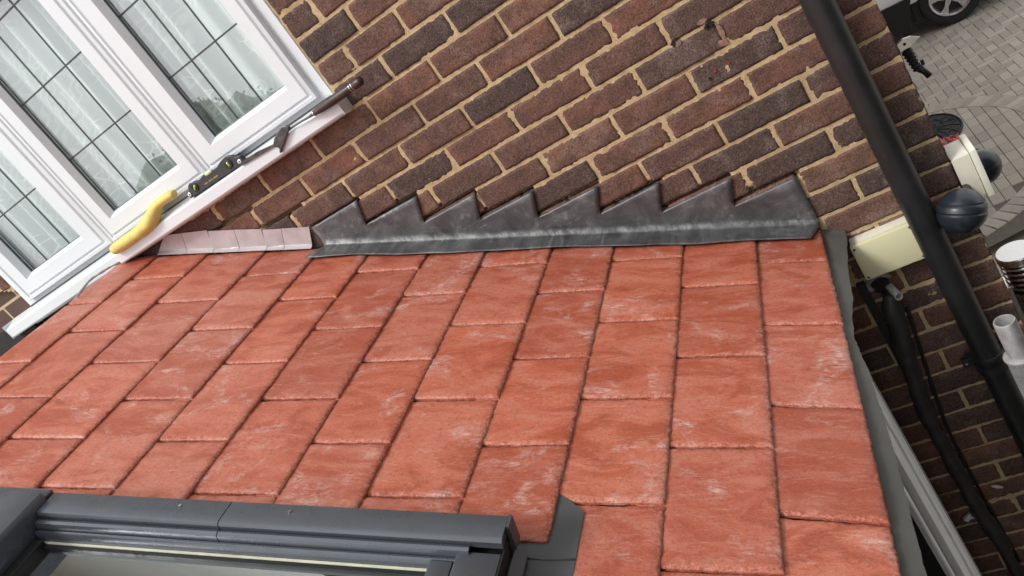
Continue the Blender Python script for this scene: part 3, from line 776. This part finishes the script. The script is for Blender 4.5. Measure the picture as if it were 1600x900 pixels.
MB().tube([(-.024, -.009, .034), (-.020, -.009, .034), (-.008, -.009, .034), (.004, -.009, .034), (.008, -.009, .034)], [.003, .0062, .0068, .0062, .003], 16).obj('vial', mVialL, lev, smooth=True)
for sx in (-.116, .112): MB().lathe([(.003, -.0118), (.0068, -.0125), (.0068, -.0095)], (sx, 0, .011), (0, 1, 0), 16).obj('end_magnet', mChrome, lev, smooth=True)
# gold lettering strip (unreadable at this size): small raised dashes like words
gl = MB(); xx = -.045
random.seed(3)
for wd in (4, 5, 6):
    for i in range(wd):
        gl.box(xx, xx+.0022, -.0106, -.0099, .0105, .0145 if i % 3 else .0135); xx += .0036
    xx += .004
gl.obj('lettering', simple('gold_print', (.45, .33, .10), .4), lev)
# yellow dresser
yt = thing('lead_dresser', 'scuffed yellow plastic bent lead dresser lying on the left of the sill', 'hand tool')
pts = catmull([(-1.498, -.062, .243), (-1.482, -.062, .244), (-1.43, -.062, .244), (-1.38, -.060, .244), (-1.335, -.058, .246), (-1.295, -.054, .254), (-1.262, -.050, .270), (-1.232, -.050, .280), (-1.19, -.050, .281), (-1.168, -.050, .280), (-1.156, -.050, .276)], 5)
rad = lerplist([.018, .0225, .0235, .0235, .0265, .030, .025, .0175, .0175, .0175, .014], len(pts))
MB().tube(pts, rad, 24, wob=.07, flat=.85, freq=38).obj('body', mYellow, yt, smooth=True)
# pointing tool
tt = thing('pointing_iron', 'long steel pointing iron with dark varnished wooden handle resting on the sill end', 'hand tool')
A = Vector((-.566, -.070, .2375)); B = Vector((-.372, -.085, .2385)); d = (B-A).normalized(); Lh = (B-A).length
MB().lathe([(.004, 0), (.0075, .001), (.0085, .012), (.0115, .035), (.013, .07), (.0128, .11), (.0118, .15), (.0112, .162), (.0125, .168), (.0128, Lh-.012), (.011, Lh-.004), (.0, Lh)], A, d, 24).obj('handle', mWoodDark, tt, smooth=True)
for h in (.004, .152, .160): MB().lathe([(.0085+.0032*(h > .1), h-.0012), (.0095+.0034*(h > .1), h), (.0085+.0032*(h > .1), h+.0012)], A, d, 24).obj('ring', mChrome, tt, smooth=True)
MB().tube(catmull([A+d*.004, A-d*.02, Vector((-.62, -.066, .2395)), Vector((-.66, -.062, .240)), Vector((-.70, -.060, .236))], 4), lerplist([.006, .0035, .003, .0035, .006], 17), 10).obj('shank', mSteel, tt, smooth=True)
bl = [(-.742, .228), (-.728, .214), (-.738, .203), (-.733, .199), (-.722, .208), (-.708, .214), (-.688, .226), (-.668, .236), (-.655, .246), (-.660, .2535), (-.675, .2585), (-.700, .252), (-.722, .243)]
o = MB().prism(bl, -.070, -.060).obj('heart_blade', mSteel, tt); bv = o.modifiers.new('b', 'BEVEL'); bv.width = .003; bv.segments = 2
o = MB().prism([(-.742, .232), (-.742, .224), (-.868, .231), (-.880, .236), (-.868, .242), (-.80, .240)], -.064, -.060).obj('long_blade', mSteel, tt)

# ------------------------------------------------------------------ SKYLIGHT (roof coordinates s, y, h)
sk = roof_thing('roof_window', 'dark grey aluminium roof window set in the slates at the bottom left', 'roof window')
HO = .010
def sbox(name, s0, s1, y0, y1, h0, h1, mat=mGrey, bev=.003, par=None):
    return MB().box(s0, s1, y0, y1, h0+HO*0, h1+HO*0, bev).obj(name, mat, par or sk, auto=40)
# frame casing
c_ = MB(); c_.box(-.885, .117, -1.205, -1.150, -.03, .055); c_.box(-.885, .117, -1.96, -1.905, -.03, .055); c_.box(-.885, -.80, -1.905, -1.205, -.03, .055); c_.box(.03, .117, -1.905, -1.205, -.03, .050)
c_.obj('casing', mBlack, sk)
def cover(s0, s1, ye=-1.196, yb=-1.140):
    P = [(yb, .050), (yb, .086), (yb-.003, .0895), (ye+.008, .0905), (ye+.003, .0885), (ye+.0008, .084), (ye+.0025, .078), (ye+.0025, .070), (yb-.02, .070), (yb-.02, .050)]
    return MB().prism([(y, h) for y, h in P], s0, s1, 'x')
cover(-.775, -.3895).obj('cover_panel', mGrey, sk, auto=35)
cover(-.3875, .122).obj('cover_panel', mGrey, sk, auto=35)
for s in (-.485, -.265): MB().lathe([(.0, .0), (.003, .0), (.0028, -.0014)], (s, -1.160, .0918), (0, 0, 1), 12).obj('screw', mChrome, sk)
MB().prism([(-1.1965, .052), (-1.1935, .070), (-1.1955, .0755), (-1.201, .0770), (-1.2065, .0745), (-1.208, .069), (-1.2075, .054)], -.775, -.3895, 'x').obj('rail', mGrey, sk, auto=35)
MB().prism([(-1.1965, .052), (-1.1935, .070), (-1.1955, .0755), (-1.201, .0770), (-1.2065, .0745), (-1.208, .069), (-1.2075, .054)], -.3875, .068, 'x').obj('rail', mGrey, sk, auto=35)
MB().prism([(-1.2085, .040), (-1.2085, .0585), (-1.2105, .0615), (-1.2145, .0620), (-1.2165, .059), (-1.2165, .04)], -.775, .058, 'x').obj('glazing_bead', mGrey, sk, auto=35)
sbox('gasket', -.775, .003, -1.2215, -1.2170, .030, .040, simple('pale_gasket', (.70, .70, .55), .35), 0)
sbox('gasket', -.775, .003, -1.2300, -1.2220, .028, .0385, mBlack, 0)
sbox('bottom_cover', .047, .120, -1.94, -1.2015, .045, .068)
sbox('bottom_cover_lip', .004, .043, -1.93, -1.2175, .04, .062)
sbox('side_skirt', .1205, .1235, -1.96, -1.150, .0, .067, mBlack, 0)
sbox('gasket', -.006, .0035, -1.9, -1.231, .030, .046, mBlack, 0)
# head hood
P = [(-.905, .045), (-.905, .095), (-.893, .104), (-.800, .112), (-.782, .108), (-.777, .098), (-.777, .03), (-.90, .03)]
MB().prism(P, -1.96, -1.163, 'y').obj('hood', mGrey, sk, auto=35)
MB().box(-.912, -.782, -1.1625, -1.1385, .06, .094, .003).obj('hood_end', mGrey, sk)
MB().box(-.776, -.755, -1.9, -1.222, .03, .05, .002).obj('head_bead', mBlack, sk)
sbox('pane', -.757, -.004, -1.90, -1.229, .030, .034, mGlassSky, 0)
# lining and blind seen through the glass
li = MB(); li.box(-.80, .03, -1.905, -1.2052, -.60, -.0305)
lf = [f for i, f in enumerate(li.f) if i != 5]
mesh_obj('lining', li.v, lf, simple('reveal_lining', (.75, .76, .72), .7), sk)
MB().box(-.62, -.02, -1.88, -1.30, -.07, -.055).obj('blind', simple('blind_brown', (.13, .11, .10), .8), sk)
MB().box(-.66, -.63, -1.88, -1.262, -.03, .0).obj('inner_sash', simple('inner_wood', (.30, .30, .27), .6), sk)
# lower right corner flashing
def fh(s): return T+(s-.172)/.187*T+.0015-.0075+.0012
V = []
poly = [(.086, -1.155), (.086, -1.03), (.168, -1.000), (.187, -1.013), (.223, -1.046), (.2235, -1.99), (.086, -1.99)]
o = mesh_obj('corner_flashing', [(s, y, fh(s)) for s, y in poly], [tuple(range(len(poly)))], mGreyFl, sk); md = o.modifiers.new('t', 'SOLIDIFY'); md.thickness = .0012; md.offset = 1
MB().tube([(.124, -1.150, fh(.124)+.001), (.17, -1.152, fh(.17)+.0012), (.222, -1.150, fh(.222)+.001)], .0018, 8).obj('flashing_fold', mGreyFl, sk, smooth=True)
MB().prism([(.1240, .0), (.1240, .030), (.1275, .032), (.145, .014), (.145, .006)], -1.99, -1.156, 'y').obj('flashing_upstand', mGreyFl, sk, auto=30)
cc = MB().prism([(.1225, .035), (.1225, .090), (.1275, .090), (.134, .040)], -1.166, -1.140, 'y').obj('cover_end_clip', mGrey, sk)

# ------------------------------------------------------------------ DOWNPIPE
dpipe = thing('downpipe', 'black plastic downpipe running down the brick wall in front of the corner', 'downpipe', (.668, -.06, -3.6))
def dp_obj(b, n, m, **k):
    b.v = [q-Vector((.668, -.06, -3.6)) for q in b.v]; return b.obj(n, m, dpipe, **k)
dp_obj(MB().tube([(.668, -.060, 1.6), (.668, -.060, -1.262)], .0343, 40, cap=True), 'pipe', mBlackPl, auto=40)
dp_obj(MB().lathe([(.0343, 0), (.0375, -.001), (.0390, -.006), (.0390, -.014), (.0375, -.018), (.0372, -.06), (.0352, -.068)], (.668, -.060, -1.244), (0, 0, 1), 40), 'socket', mBlackPl, auto=40)
dp_obj(MB().tube([(.668, -.060, -1.30), (.668, -.060, -3.6)], .0343, 40), 'pipe', mBlackPl, auto=40)
b = MB(); b.lathe([(.0352, -.012), (.041, -.012), (.041, .012), (.0352, .012)], (.668, -.060, -1.285), (0, 0, 1), 32, closed=True)
b.box(.60, .636, -.030, -.014, -1.297, -1.273, .002); b.box(.700, .738, -.030, -.014, -1.297, -1.273, .002); b.box(.615, .722, -.016, .002, -1.297, -1.273)
dp_obj(b, 'bracket', mBlackPl)
for sx in (.610, .728): dp_obj(MB().lathe([(.0, -.003), (.004, -.003), (.0045, .0)], (sx, -.0305, -1.285), (0, 1, 0), 12), 'screw', mChrome)

# ------------------------------------------------------------------ CREAM JUNCTION BOX
jb = thing('junction_box', 'cream plastic junction box with four corner screws on the brick wall behind the downpipe', 'junction box', (.563, 0, -.85))
jx0, jx1, jz0, jz1 = -.078, .078, -.058, .052
MB().box(jx0+.002, jx1-.002, -.036, .004, jz0+.002, jz1-.002, .005).obj('base', mCreamBase, jb, auto=40)
MB().box(jx0, jx1, -.054, -.0375, jz0, jz1, .004).obj('lid', mCream, jb, auto=40)
for sx in (jx0+.008, jx1-.008):
    for sz in (jz0+.008, jz1-.009): MB().lathe([(.0005, -.0545), (.0032, -.0546), (.0035, -.053)], (sx, 0, sz), (0, 1, 0), 14).obj('screw', simple('screw_dark', (.03, .02, .012), .5), jb)

# ------------------------------------------------------------------ SECURITY LIGHT
sl = thing('security_light', 'twin security light with cream box and two dark round lamp heads on the house corner', 'security light', (.80, .05, -.77))
def slo(b, n, m, par=sl, **k):
    b.v = [q-Vector((.80, .05, -.77)) for q in b.v]; return b.obj(n, m, par, **k)
slo(MB().box(.7785, .822, .005, .105, -.838, -.712, .006), 'housing', simple('cream_housing', (.74, .71, .60), .45, var=.03), auto=40)
slo(MB().box(.8225, .838, .001, .109, -.845, -.706, .004), 'lid', simple('cream_lid', (.80, .79, .68), .4, var=.02), auto=40)
def lamp(c, ax, rad):
    prof = []
    for i in range(0, 33):
        a = math.pi*(.0+.80*i/32); r = rad*math.sin(a); h = rad*math.cos(a)
        for gk in (.42, .62, .80):
            if abs(a/math.pi-gk*.62) < .010: r *= .955
        prof.append((max(r, .0005), h))
    e = prof[-1]; prof += [(e[0]*.93, e[1]-.002), (e[0]*.90, e[1]+.006), (.0005, e[1]+.007)]
    o = slo(MB().lathe(prof, c, ax, 40), 'lamp_head', mLamp, auto=30)
    o2 = slo(MB().lathe([(e[0]*.55, e[1]-.001), (e[0]*.62, e[1]-.0022), (e[0]*.66, e[1]-.001)], c, ax, 30), 'lens_ring', mLamp, o, smooth=True)
    for q in o2, : q.parent = o
lamp((.752, -.082, -.805), (.38, .27, .88), .056)
lamp((.846, .165, -.845), (.2, -.1, .95), .048)
slo(MB().tube([(.79, .03, -.80), (.775, -.03, -.795), (.75, -.07, -.785)], .012, 14), 'arm', mLamp, smooth=True)
slo(MB().tube([(.81, .10, -.79), (.84, .15, -.78)], .012, 14), 'arm', mLamp, smooth=True)

# ------------------------------------------------------------------ STAINLESS LANTERN
ln = thing('wall_lantern', 'stainless steel louvred cylinder wall lantern at the right edge beyond the corner', 'wall lantern', (.846, .25, -1.30))
def lno(b, n, m, **k): return b.obj(n, m, ln, **k)
lno(MB().lathe([(.0, .120), (.050, .120), (.0535, .117), (.0545, .100), (.052, .096), (.0, .096)], (0, 0, 0), (0, 0, 1), 48), 'cap', mStain, auto=35)
for i in range(5):
    z = .085-.018*i; lno(MB().lathe([(.040, z-.007), (.050, z-.004), (.0525, z), (.049, z+.003), (.040, z-.001)], (0, 0, 0), (0, 0, 1), 40, closed=True), 'louvre', mStain, auto=40)
lno(MB().lathe([(.038, -.02), (.038, .096)], (0, 0, 0), (0, 0, 1), 32), 'diffuser', simple('dark_diffuser', (.05, .05, .045), .25), smooth=True)
lno(MB().lathe([(.0, -.20), (.048, -.20), (.050, -.196), (.050, -.012), (.047, -.008)], (0, 0, 0), (0, 0, 1), 40), 'body', mStain, auto=35)
lno(MB().box(-.067, -.045, -.03, .03, -.14, .03, .003), 'back_plate', mStain)

# ------------------------------------------------------------------ SCAFFOLD POLE with spigot
px_, py_ = .715, -.710
pole = thing('scaffold_pole', 'galvanised scaffold pole with narrower open spigot at the lower right edge', 'scaffold pole', (px_, py_, GZ))
zt = .008-.688-GZ
MB().lathe([(.0145, -.12), (.0145, -.002), (.0155, .0), (.0172, .0), (.0185, -.003), (.0185, -.10)], (0, 0, zt), (0, 0, 1), 32).obj('spigot', mGalv, pole, auto=40)
MB().lathe([(.0185, -.0790), (.0225, -.0785), (.0270, -.0800), (.0275, -.0830), (.0255, -.088), (.0242, -.092), (.0242, -zt)], (0, 0, zt), (0, 0, 1), 36).obj('tube', mGalv, pole, auto=40)

# ------------------------------------------------------------------ LAGGED PIPE & STUB
lag = thing('lagged_pipe', 'pipe wrapped in black tape running down the shaded brickwork under the junction box', 'pipe')
pts = catmull([(.516, -.035, -.985), (.509, -.036, -1.02), (.498, -.034, -1.10), (.484, -.032, -1.20), (.470, -.032, -1.30), (.460, -.032, -1.40), (.456, -.032, -1.52), (.458, -.030, -1.64), (.462, -.032, -1.85), (.474, -.032, -2.12), (.48, -.032, -3.7)], 14)
rad = lerplist([.021, .026, .024, .024, .022, .021, .023, .021, .022, .021, .021], len(pts))
MB().tube(pts, rad, 26, wob=.38, freq=17).obj('tape_wrap', mLag, lag, smooth=True)
MB().tube(catmull([(.540, -.010, -1.06), (.522, -.012, -1.2), (.500, -.012, -1.38), (.486, -.012, -1.6), (.494, -.012, -2.1)], 8), .005, 10, wob=.4).obj('cable', mBlack, lag, smooth=True)
MB().prism([(.505+.024*math.cos(a)*(1+.3*noise.noise(Vector((a, 0, 0)))), -.965+.027*math.sin(a)*(1+.3*noise.noise(Vector((a, 3, 0))))) for a in [k*2*math.pi/20 for k in range(20)]], -.004, .004).obj('wall_hole', mHole, lag)
b = MB()
for k in range(14):
    a = R_(20+k*14); b.tube([(.508+.030*math.cos(a), -.004, -.958+.024*math.sin(a)), (.508+.033*math.cos(a+.2), -.010, -.958+.026*math.sin(a+.2))], [.008, .005], 7, wob=.5)
b.obj('foam_filler', mFoam, lag, smooth=True)
st_ = thing('overflow_pipe', 'short pale grey open pipe stub poking out of the wall under the junction box', 'pipe')
d0 = Vector((.522, .01, -.983)); d1 = Vector((.538, -.062, -.984)); ax = (d1-d0); Ls = ax.length
MB().lathe([(.0105, 0), (.0105, Ls), (.0085, Ls), (.0080, Ls-.03), (.0005, Ls-.031)], d0, ax, 24).obj('pipe', mStub, st_, auto=40)
tr = thing('black_strip', 'thin black strip left of the tape wrapped pipe', 'stripe')
MB().prism([(.452, .0), (.474, .0), (.474, -.016), (.452, -.016)], -3.6, -.935, 'z').obj('stripe', mBlack, tr)  # thin black strip run down the wall
# scraps stuck on the wall
o = MB().prism([(.405, -1.868), (.432, -1.845), (.430, -1.856), (.437, -1.872), (.424, -1.870), (.415, -1.880)], -.018, -.008).obj('white_scrap', mUPVC); tag(o, 'bright white pointed scrap stuck on the dark brickwork near the bottom right', 'scrap')
o = MB().tube([(.522, -.012, -1.764), (.536, -.014, -1.771), (.549, -.013, -1.780)], [.003, .006, .002], 8).obj('grey_scrap', mStub); tag(o, 'small dull grey scrap on dark bricks between wrapped pipe and downpipe', 'scrap')

# ------------------------------------------------------------------ BRACKET beyond the corner
br = thing('corner_bracket', 'silver pointed bracket plate with black ribbed stem beyond the wall corner at the top', 'bracket', (.80, .15, -.43))
o = MB().prism([(-.018, .004), (.0, .011), (.018, .008), (.038, -.006), (.018, -.015), (.0, -.024), (-.016, -.022)], -.006, .0).obj('plate', mStain, br); bv = o.modifiers.new('b', 'BEVEL'); bv.width = .002
MB().lathe([(.0, -.0075), (.0035, -.0075), (.004, -.005)], (.0, 0, -.004), (0, 1, 0), 12).obj('hole', mBlack, br)
prof = []
for i in range(26): prof.append((.011+(.003 if i % 4 < 2 else 0)-.00012*i, -.0026*i))
MB().lathe(prof, (-.002, .004, -.018), (-.10, 0, 1), 18).obj('ribbed_stem', mRubber, br)
MB().tube([(.006, .004, -.078), (.016, .004, -.096), (.022, .004, -.112)], [.010, .0075, .0085], 14).obj('grip', mBlack, br, smooth=True)
MB().box(.016, .024, .0, .006, -.078, -.064, .001).obj('trigger', mBlack, br)

# ------------------------------------------------------------------ DOORSTEP: mats and flowers
def mat_thing(cx, cy, rot, label):
    t = thing('doormat', label, 'doormat', (cx, cy, PZ+.004), (0, 0, rot), 'black rubber doormats')
    n = 26; rx, ry = .40, .26
    pts = [(rx*math.cos(a), ry*math.sin(a)) for a in [math.pi*k/n for k in range(n+1)]]
    MB().prism(pts, .0, .010, 'z').obj('base', mRubber, t)
    MB().tube([(x, y, .012) for x, y in pts]+[(x, 0, .012) for x in (-.3, -.1, .1, .3)], .011, 8).obj('rim', mRubber, t, smooth=True)
    for q in range(7):
        a = math.pi*(q+.5)/7; P = [(.05*math.cos(a), .05*math.sin(a)), (rx*.55*math.cos(a+.18), ry*.55*math.sin(a+.18)), (rx*.93*math.cos(a-.05), ry*.93*math.sin(a-.05))]
        MB().tube(catmull([(x, y, .012) for x, y in P], 6), .006, 6).obj('scroll_rib', mRubber, t, smooth=True)
    for q in range(10):
        r = random.uniform(.12, .33); a0 = random.uniform(.2, 2.6)
        MB().tube(catmull([(r*math.cos(a0+u), .65*r*math.sin(a0+u)+.015*math.sin(u*6), .012) for u in (0, .15, .3, .45)], 4), .005, 6).obj('scroll_rib', mRubber, t, smooth=True)
    return t
mat_thing(1.10, 6.76, R_(-80), 'black rubber scroll doormat half hidden by the brick corner, above the red flowers')
mat_thing(1.15, 5.66, R_(-86), 'black rubber scroll doormat mostly hidden behind the security light')
pot = thing('flower_pot', 'pot of small red flowers on the paving between the two doormats', 'potted plant', (1.14, 5.90, PZ))
MB().lathe([(.0, 0), (.09, 0), (.12, .20), (.13, .20), (.13, .225), (.11, .225), (.10, .20), (.0, .20)], (0, 0, 0), (0, 0, 1), 24).obj('pot', simple('brown_pot', (.12, .07, .05), .7), pot, auto=40)
lv = MB(); fl = MB(); random.seed(11)
for k in range(520):
    a = random.uniform(0, 6.283); r = .20*math.sqrt(random.random()); z = .22+random.uniform(0, .16)*(1-r/.26)
    c = Vector((r*math.cos(a), r*math.sin(a), z)); u = Vector((j2(1), j2(1), j2(.6))).normalized()*random.uniform(.009, .02); w_ = Vector((j2(1), j2(1), j2(.6))).normalized()*.009
    lv.add([c-u, c+w_, c+u, c-w_], [(0, 1, 2, 3)])
for k in range(90):
    a = random.uniform(0, 6.283); r = .19*math.sqrt(random.random()); z = .30+random.uniform(0, .12)*(1-r/.26)
    c = Vector((r*math.cos(a), r*math.sin(a), z+.01))
    for q in range(6):
        a1 = q*1.047; d = Vector((math.cos(a1), math.sin(a1), .25)); e = Vector((-math.sin(a1), math.cos(a1), 0))
        fl.add([c, c+d*.009+e*.009, c+d*.017, c+d*.009-e*.009], [(0, 1, 2, 3)])
lv.obj('leaves', simple('leaf_green', (.16, .12, .06), .7, var=.4, scale=60), pot); FL_ = fl.obj('flowers', simple('red_petals', (.55, .03, .05), .6, var=.3, scale=50), pot); FL_['kind'] = 'stuff'
pot.scale = (.78, .78, .66)

# ------------------------------------------------------------------ PARKED CAR (only its lower side is in view)
car = thing('parked_car', 'white car with black lower cladding and silver wheels parked on the block paving', 'car', (2.02, 9.50, PZ), (0, 0, R_(-9)))
mPaint = simple('white_paint', (.78, .79, .80), .22, var=.01, coat=.8); mClad = simple('black_cladding', (.010, .010, .012), .45, var=.15)
mTyre = simple('tyre', (.012, .012, .013), .8, var=.2); mRim = simple('alloy', (.62, .62, .63), .28, metal=.85, var=.04)
mCGlass = simple('car_glass', (.015, .018, .02), .05)
# body: side profile stations (x, z_low, z_belt, z_roof); front wheel at x=0, nose at +.85, tail at -3.4
stn = [(-3.45, .55, .95, .95, .55), (-3.38, .40, 1.02, 1.35, .80), (-3.0, .36, 1.04, 1.58, .86), (-2.2, .36, 1.03, 1.66, .90), (-1.3, .36, 1.01, 1.65, .90), (-.75, .36, 1.0, 1.45, .90), (-.15, .36, .99, 1.02, .88), (.35, .36, .93, .95, .84), (.70, .38, .80, .82, .74), (.84, .50, .66, .67, .60)]
V = []; F = []
for (x, zl, zb, zr, hw) in stn:
    ring = [(0, zl+.10), (hw*.96, zl+.12), (hw, zl+.30), (hw*.995, zb-.08), (hw*.96, zb), (hw*.80 if zr-zb > .2 else hw*.93, zr-.06 if zr-zb > .2 else zb+.004), (hw*.68, zr), (0, zr+.02)]
    V += [(x, .90-y, z) for y, z in ring]+[(x, .90+y, z) for y, z in reversed(ring)]
nr = 16
for i in range(len(stn)-1):
    for k in range(nr): a = i*nr+k; F.append((a, a+nr, i*nr+nr+(k+1) % nr, i*nr+(k+1) % nr))
F += [tuple(range(nr)), tuple((len(stn)-1)*nr+k for k in range(nr-1, -1, -1))]
b = MB().add(V, F); b.obj('body', mPaint, car, auto=35)
c1 = MB(); c1.prism([(-3.40, .22), (-2.98, .20), (-2.95, .55), (-2.80, .78), (-2.5, .84), (-2.25, .76), (-2.12, .50), (-2.08, .22), (-.52, .20), (-.43, .50), (-.31, .72), (-.06, .82), (.22, .76), (.38, .52), (.44, .22), (.80, .26), (.85, .52), (.40, .60), (.34, .86), (.0, .94), (-.36, .80), (-.475, .585), (-1.05, .59), (-2.0, .58), (-2.18, .84), (-2.5, .93), (-2.88, .84), (-3.05, .60), (-3.42, .55)], -.022, .06)
c1.obj('cladding', mClad, car)
c1 = MB(); c1.box(-3.3, .75, .08, 1.72, .22, .50, .02); c1.obj('underbody', mClad, car)
for dx in (0, -2.52): MB().prism([(-.45+dx, .20), (-.42+dx, .55), (-.25+dx, .78), (0+dx, .83), (.25+dx, .76), (.40+dx, .5), (.40+dx, .2)], .05, .055).obj('wheel_arch_liner', mBlack, car)
MB().prism([(-3.1, 1.06), (-2.9, 1.48), (-2.0, 1.57), (-1.3, 1.56), (-.85, 1.38), (-.35, 1.05)], -.004+.06, .10).obj('side_window', mCGlass, car)
MB().box(.62, .80, .12, .42, .68, .78, .02).obj('headlight', mStain, car); MB().box(.62, .80, 1.38, 1.68, .68, .78, .02).obj('headlight', mStain, car)
MB().box(-1.60, -1.40, -.012, .005, .88, .91, .005).obj('door_handle', mPaint, car)
def wheel(x, y, side):
    t = MB().lathe([(.235, -.08*side), (.30, -.105*side), (.345, -.09*side), (.36, -.05*side), (.36, .05*side), (.345, .10*side), (.24, .10*side)], (x, y, .36), (0, 1, 0), 48).obj('wheel', mTyre, car, auto=40)
    r = MB(); r.lathe([(.245, -.085*side), (.238, -.098*side), (.215, -.09*side), (.205, -.03*side), (.205, .06*side)], (x, y, .36), (0, 1, 0), 48)
    r.lathe([(.0, -.068*side), (.045, -.070*side), (.060, -.055*side)], (x, y, .36), (0, 1, 0), 24); r.obj('rim', mRim, t, auto=35)
    sp = MB()
    for k in range(5):
        a = 2*math.pi*k/5+.35; d = Vector((math.cos(a), 0, math.sin(a))); e = Vector((-math.sin(a), 0, math.cos(a))); c = Vector((x, y-.066*side, .36)); o_ = Vector((0, -.016*side, 0)); q = Vector((0, .03*side, 0))
        P = [c+d*.035+e*.034, c+d*.035-e*.034, c+d*.13-e*.022+o_*.5, c+d*.222-e*.050+o_, c+d*.222+e*.050+o_, c+d*.13+e*.022+o_*.5]
        sp.add(P+[p+q for p in P], [(0, 1, 2, 5), (5, 2, 3, 4), (6, 11, 8, 7), (11, 10, 9, 8)]+[(i, (i+1) % 6, 6+(i+1) % 6, 6+i) for i in range(6)])
    sp.obj('spokes', mRim, t)
    MB().lathe([(.0, -.0), (.203, -.0)], (x, y-.02*side, .36), (0, 1, 0), 32).obj('brake_disc', mBlack, t)
for (x, y, s_) in ((0, .085, 1), (-2.52, .085, 1), (0, 1.715, -1), (-2.52, 1.715, -1)): wheel(x, y, s_)

# ------------------------------------------------------------------ GARDEN TREES (behind the camera, mirrored in the panes)
def tree(cx, cy, h, r, seed, label):
    t = thing('garden_tree', label, 'tree', (cx, cy, GZ)); rd = random.Random(seed)
    MB().tube([(0, 0, 0), (.1, .05, h*.3), (.0, .1, h*.6), (.1, .0, h*.8)], [.16, .13, .09, .04], 10, wob=.2, freq=3).obj('trunk', simple('bark', (.08, .065, .05), .9), t, smooth=True)
    b = MB(); cl = [(Vector((rd.gauss(0, r*.42), rd.gauss(0, r*.42), h*.62+rd.gauss(0, h*.14))), rd.uniform(.3, .6)*r) for _ in range(26)]
    core = MB()
    for c, rr_ in cl:
        bm = bmesh.new(); bmesh.ops.create_icosphere(bm, subdivisions=3, radius=rr_*.86)
        core.add([q.co*(1+.35*noise.noise(q.co*3+c))+c for q in bm.verts], [tuple(x.index for x in f.verts) for f in bm.faces]); bm.free()
    core.obj('inner_foliage', simple('inner_foliage', (.13, .13, .09), .8, var=.5, scale=9), t, smooth=True)
    for k in range(16000):
        c, rr_ = rd.choice(cl); d = Vector((rd.gauss(0, 1), rd.gauss(0, 1), rd.gauss(0, 1))).normalized(); p = c+d*rr_*rd.uniform(.6, 1)
        u = Vector((rd.gauss(0, 1), rd.gauss(0, 1), rd.gauss(0, 1))).normalized()*.06; w_ = Vector((rd.gauss(0, 1), rd.gauss(0, 1), rd.gauss(0, 1))).normalized()*.035
        b.add([p-u, p+w_, p+u, p-w_], [(0, 1, 2, 3)])
    b.obj('crown', simple('foliage', (.16, .16, .11), .7, var=.4, scale=3), t)
tree(-7.5, -15.5, 5.6, 2.2, 1, 'garden tree behind the viewer, nearest the house, mirrored in the right pane')
tree(-12.5, -14.0, 4.6, 2.2, 2, 'lower bushy garden tree behind the viewer, mirrored in the left panes')

# ------------------------------------------------------------------ ADDED HOUSE BLOCK (unseen, right of the passage; put in to keep it dark)
nb = thing('added_house', 'unseen brown house block added to shade the passage, right of the frame', 'house', (1.34, -3, GZ))
nm = simple('added_house_brick', (.035, .024, .02), .9, var=.2, scale=8, bump=.5)
MB().box(0, 4.5, -3.5, 2.6, 0, 5.6).obj('wall', nm, nb)
MB().prism([(-.05, 5.65), (2.25, 6.7), (4.65, 5.65), (4.65, 5.60), (-.05, 5.60)], -3.6, 2.65, 'y').obj('roof', simple('added_house_roof', (.09, .06, .05), .8), nb)
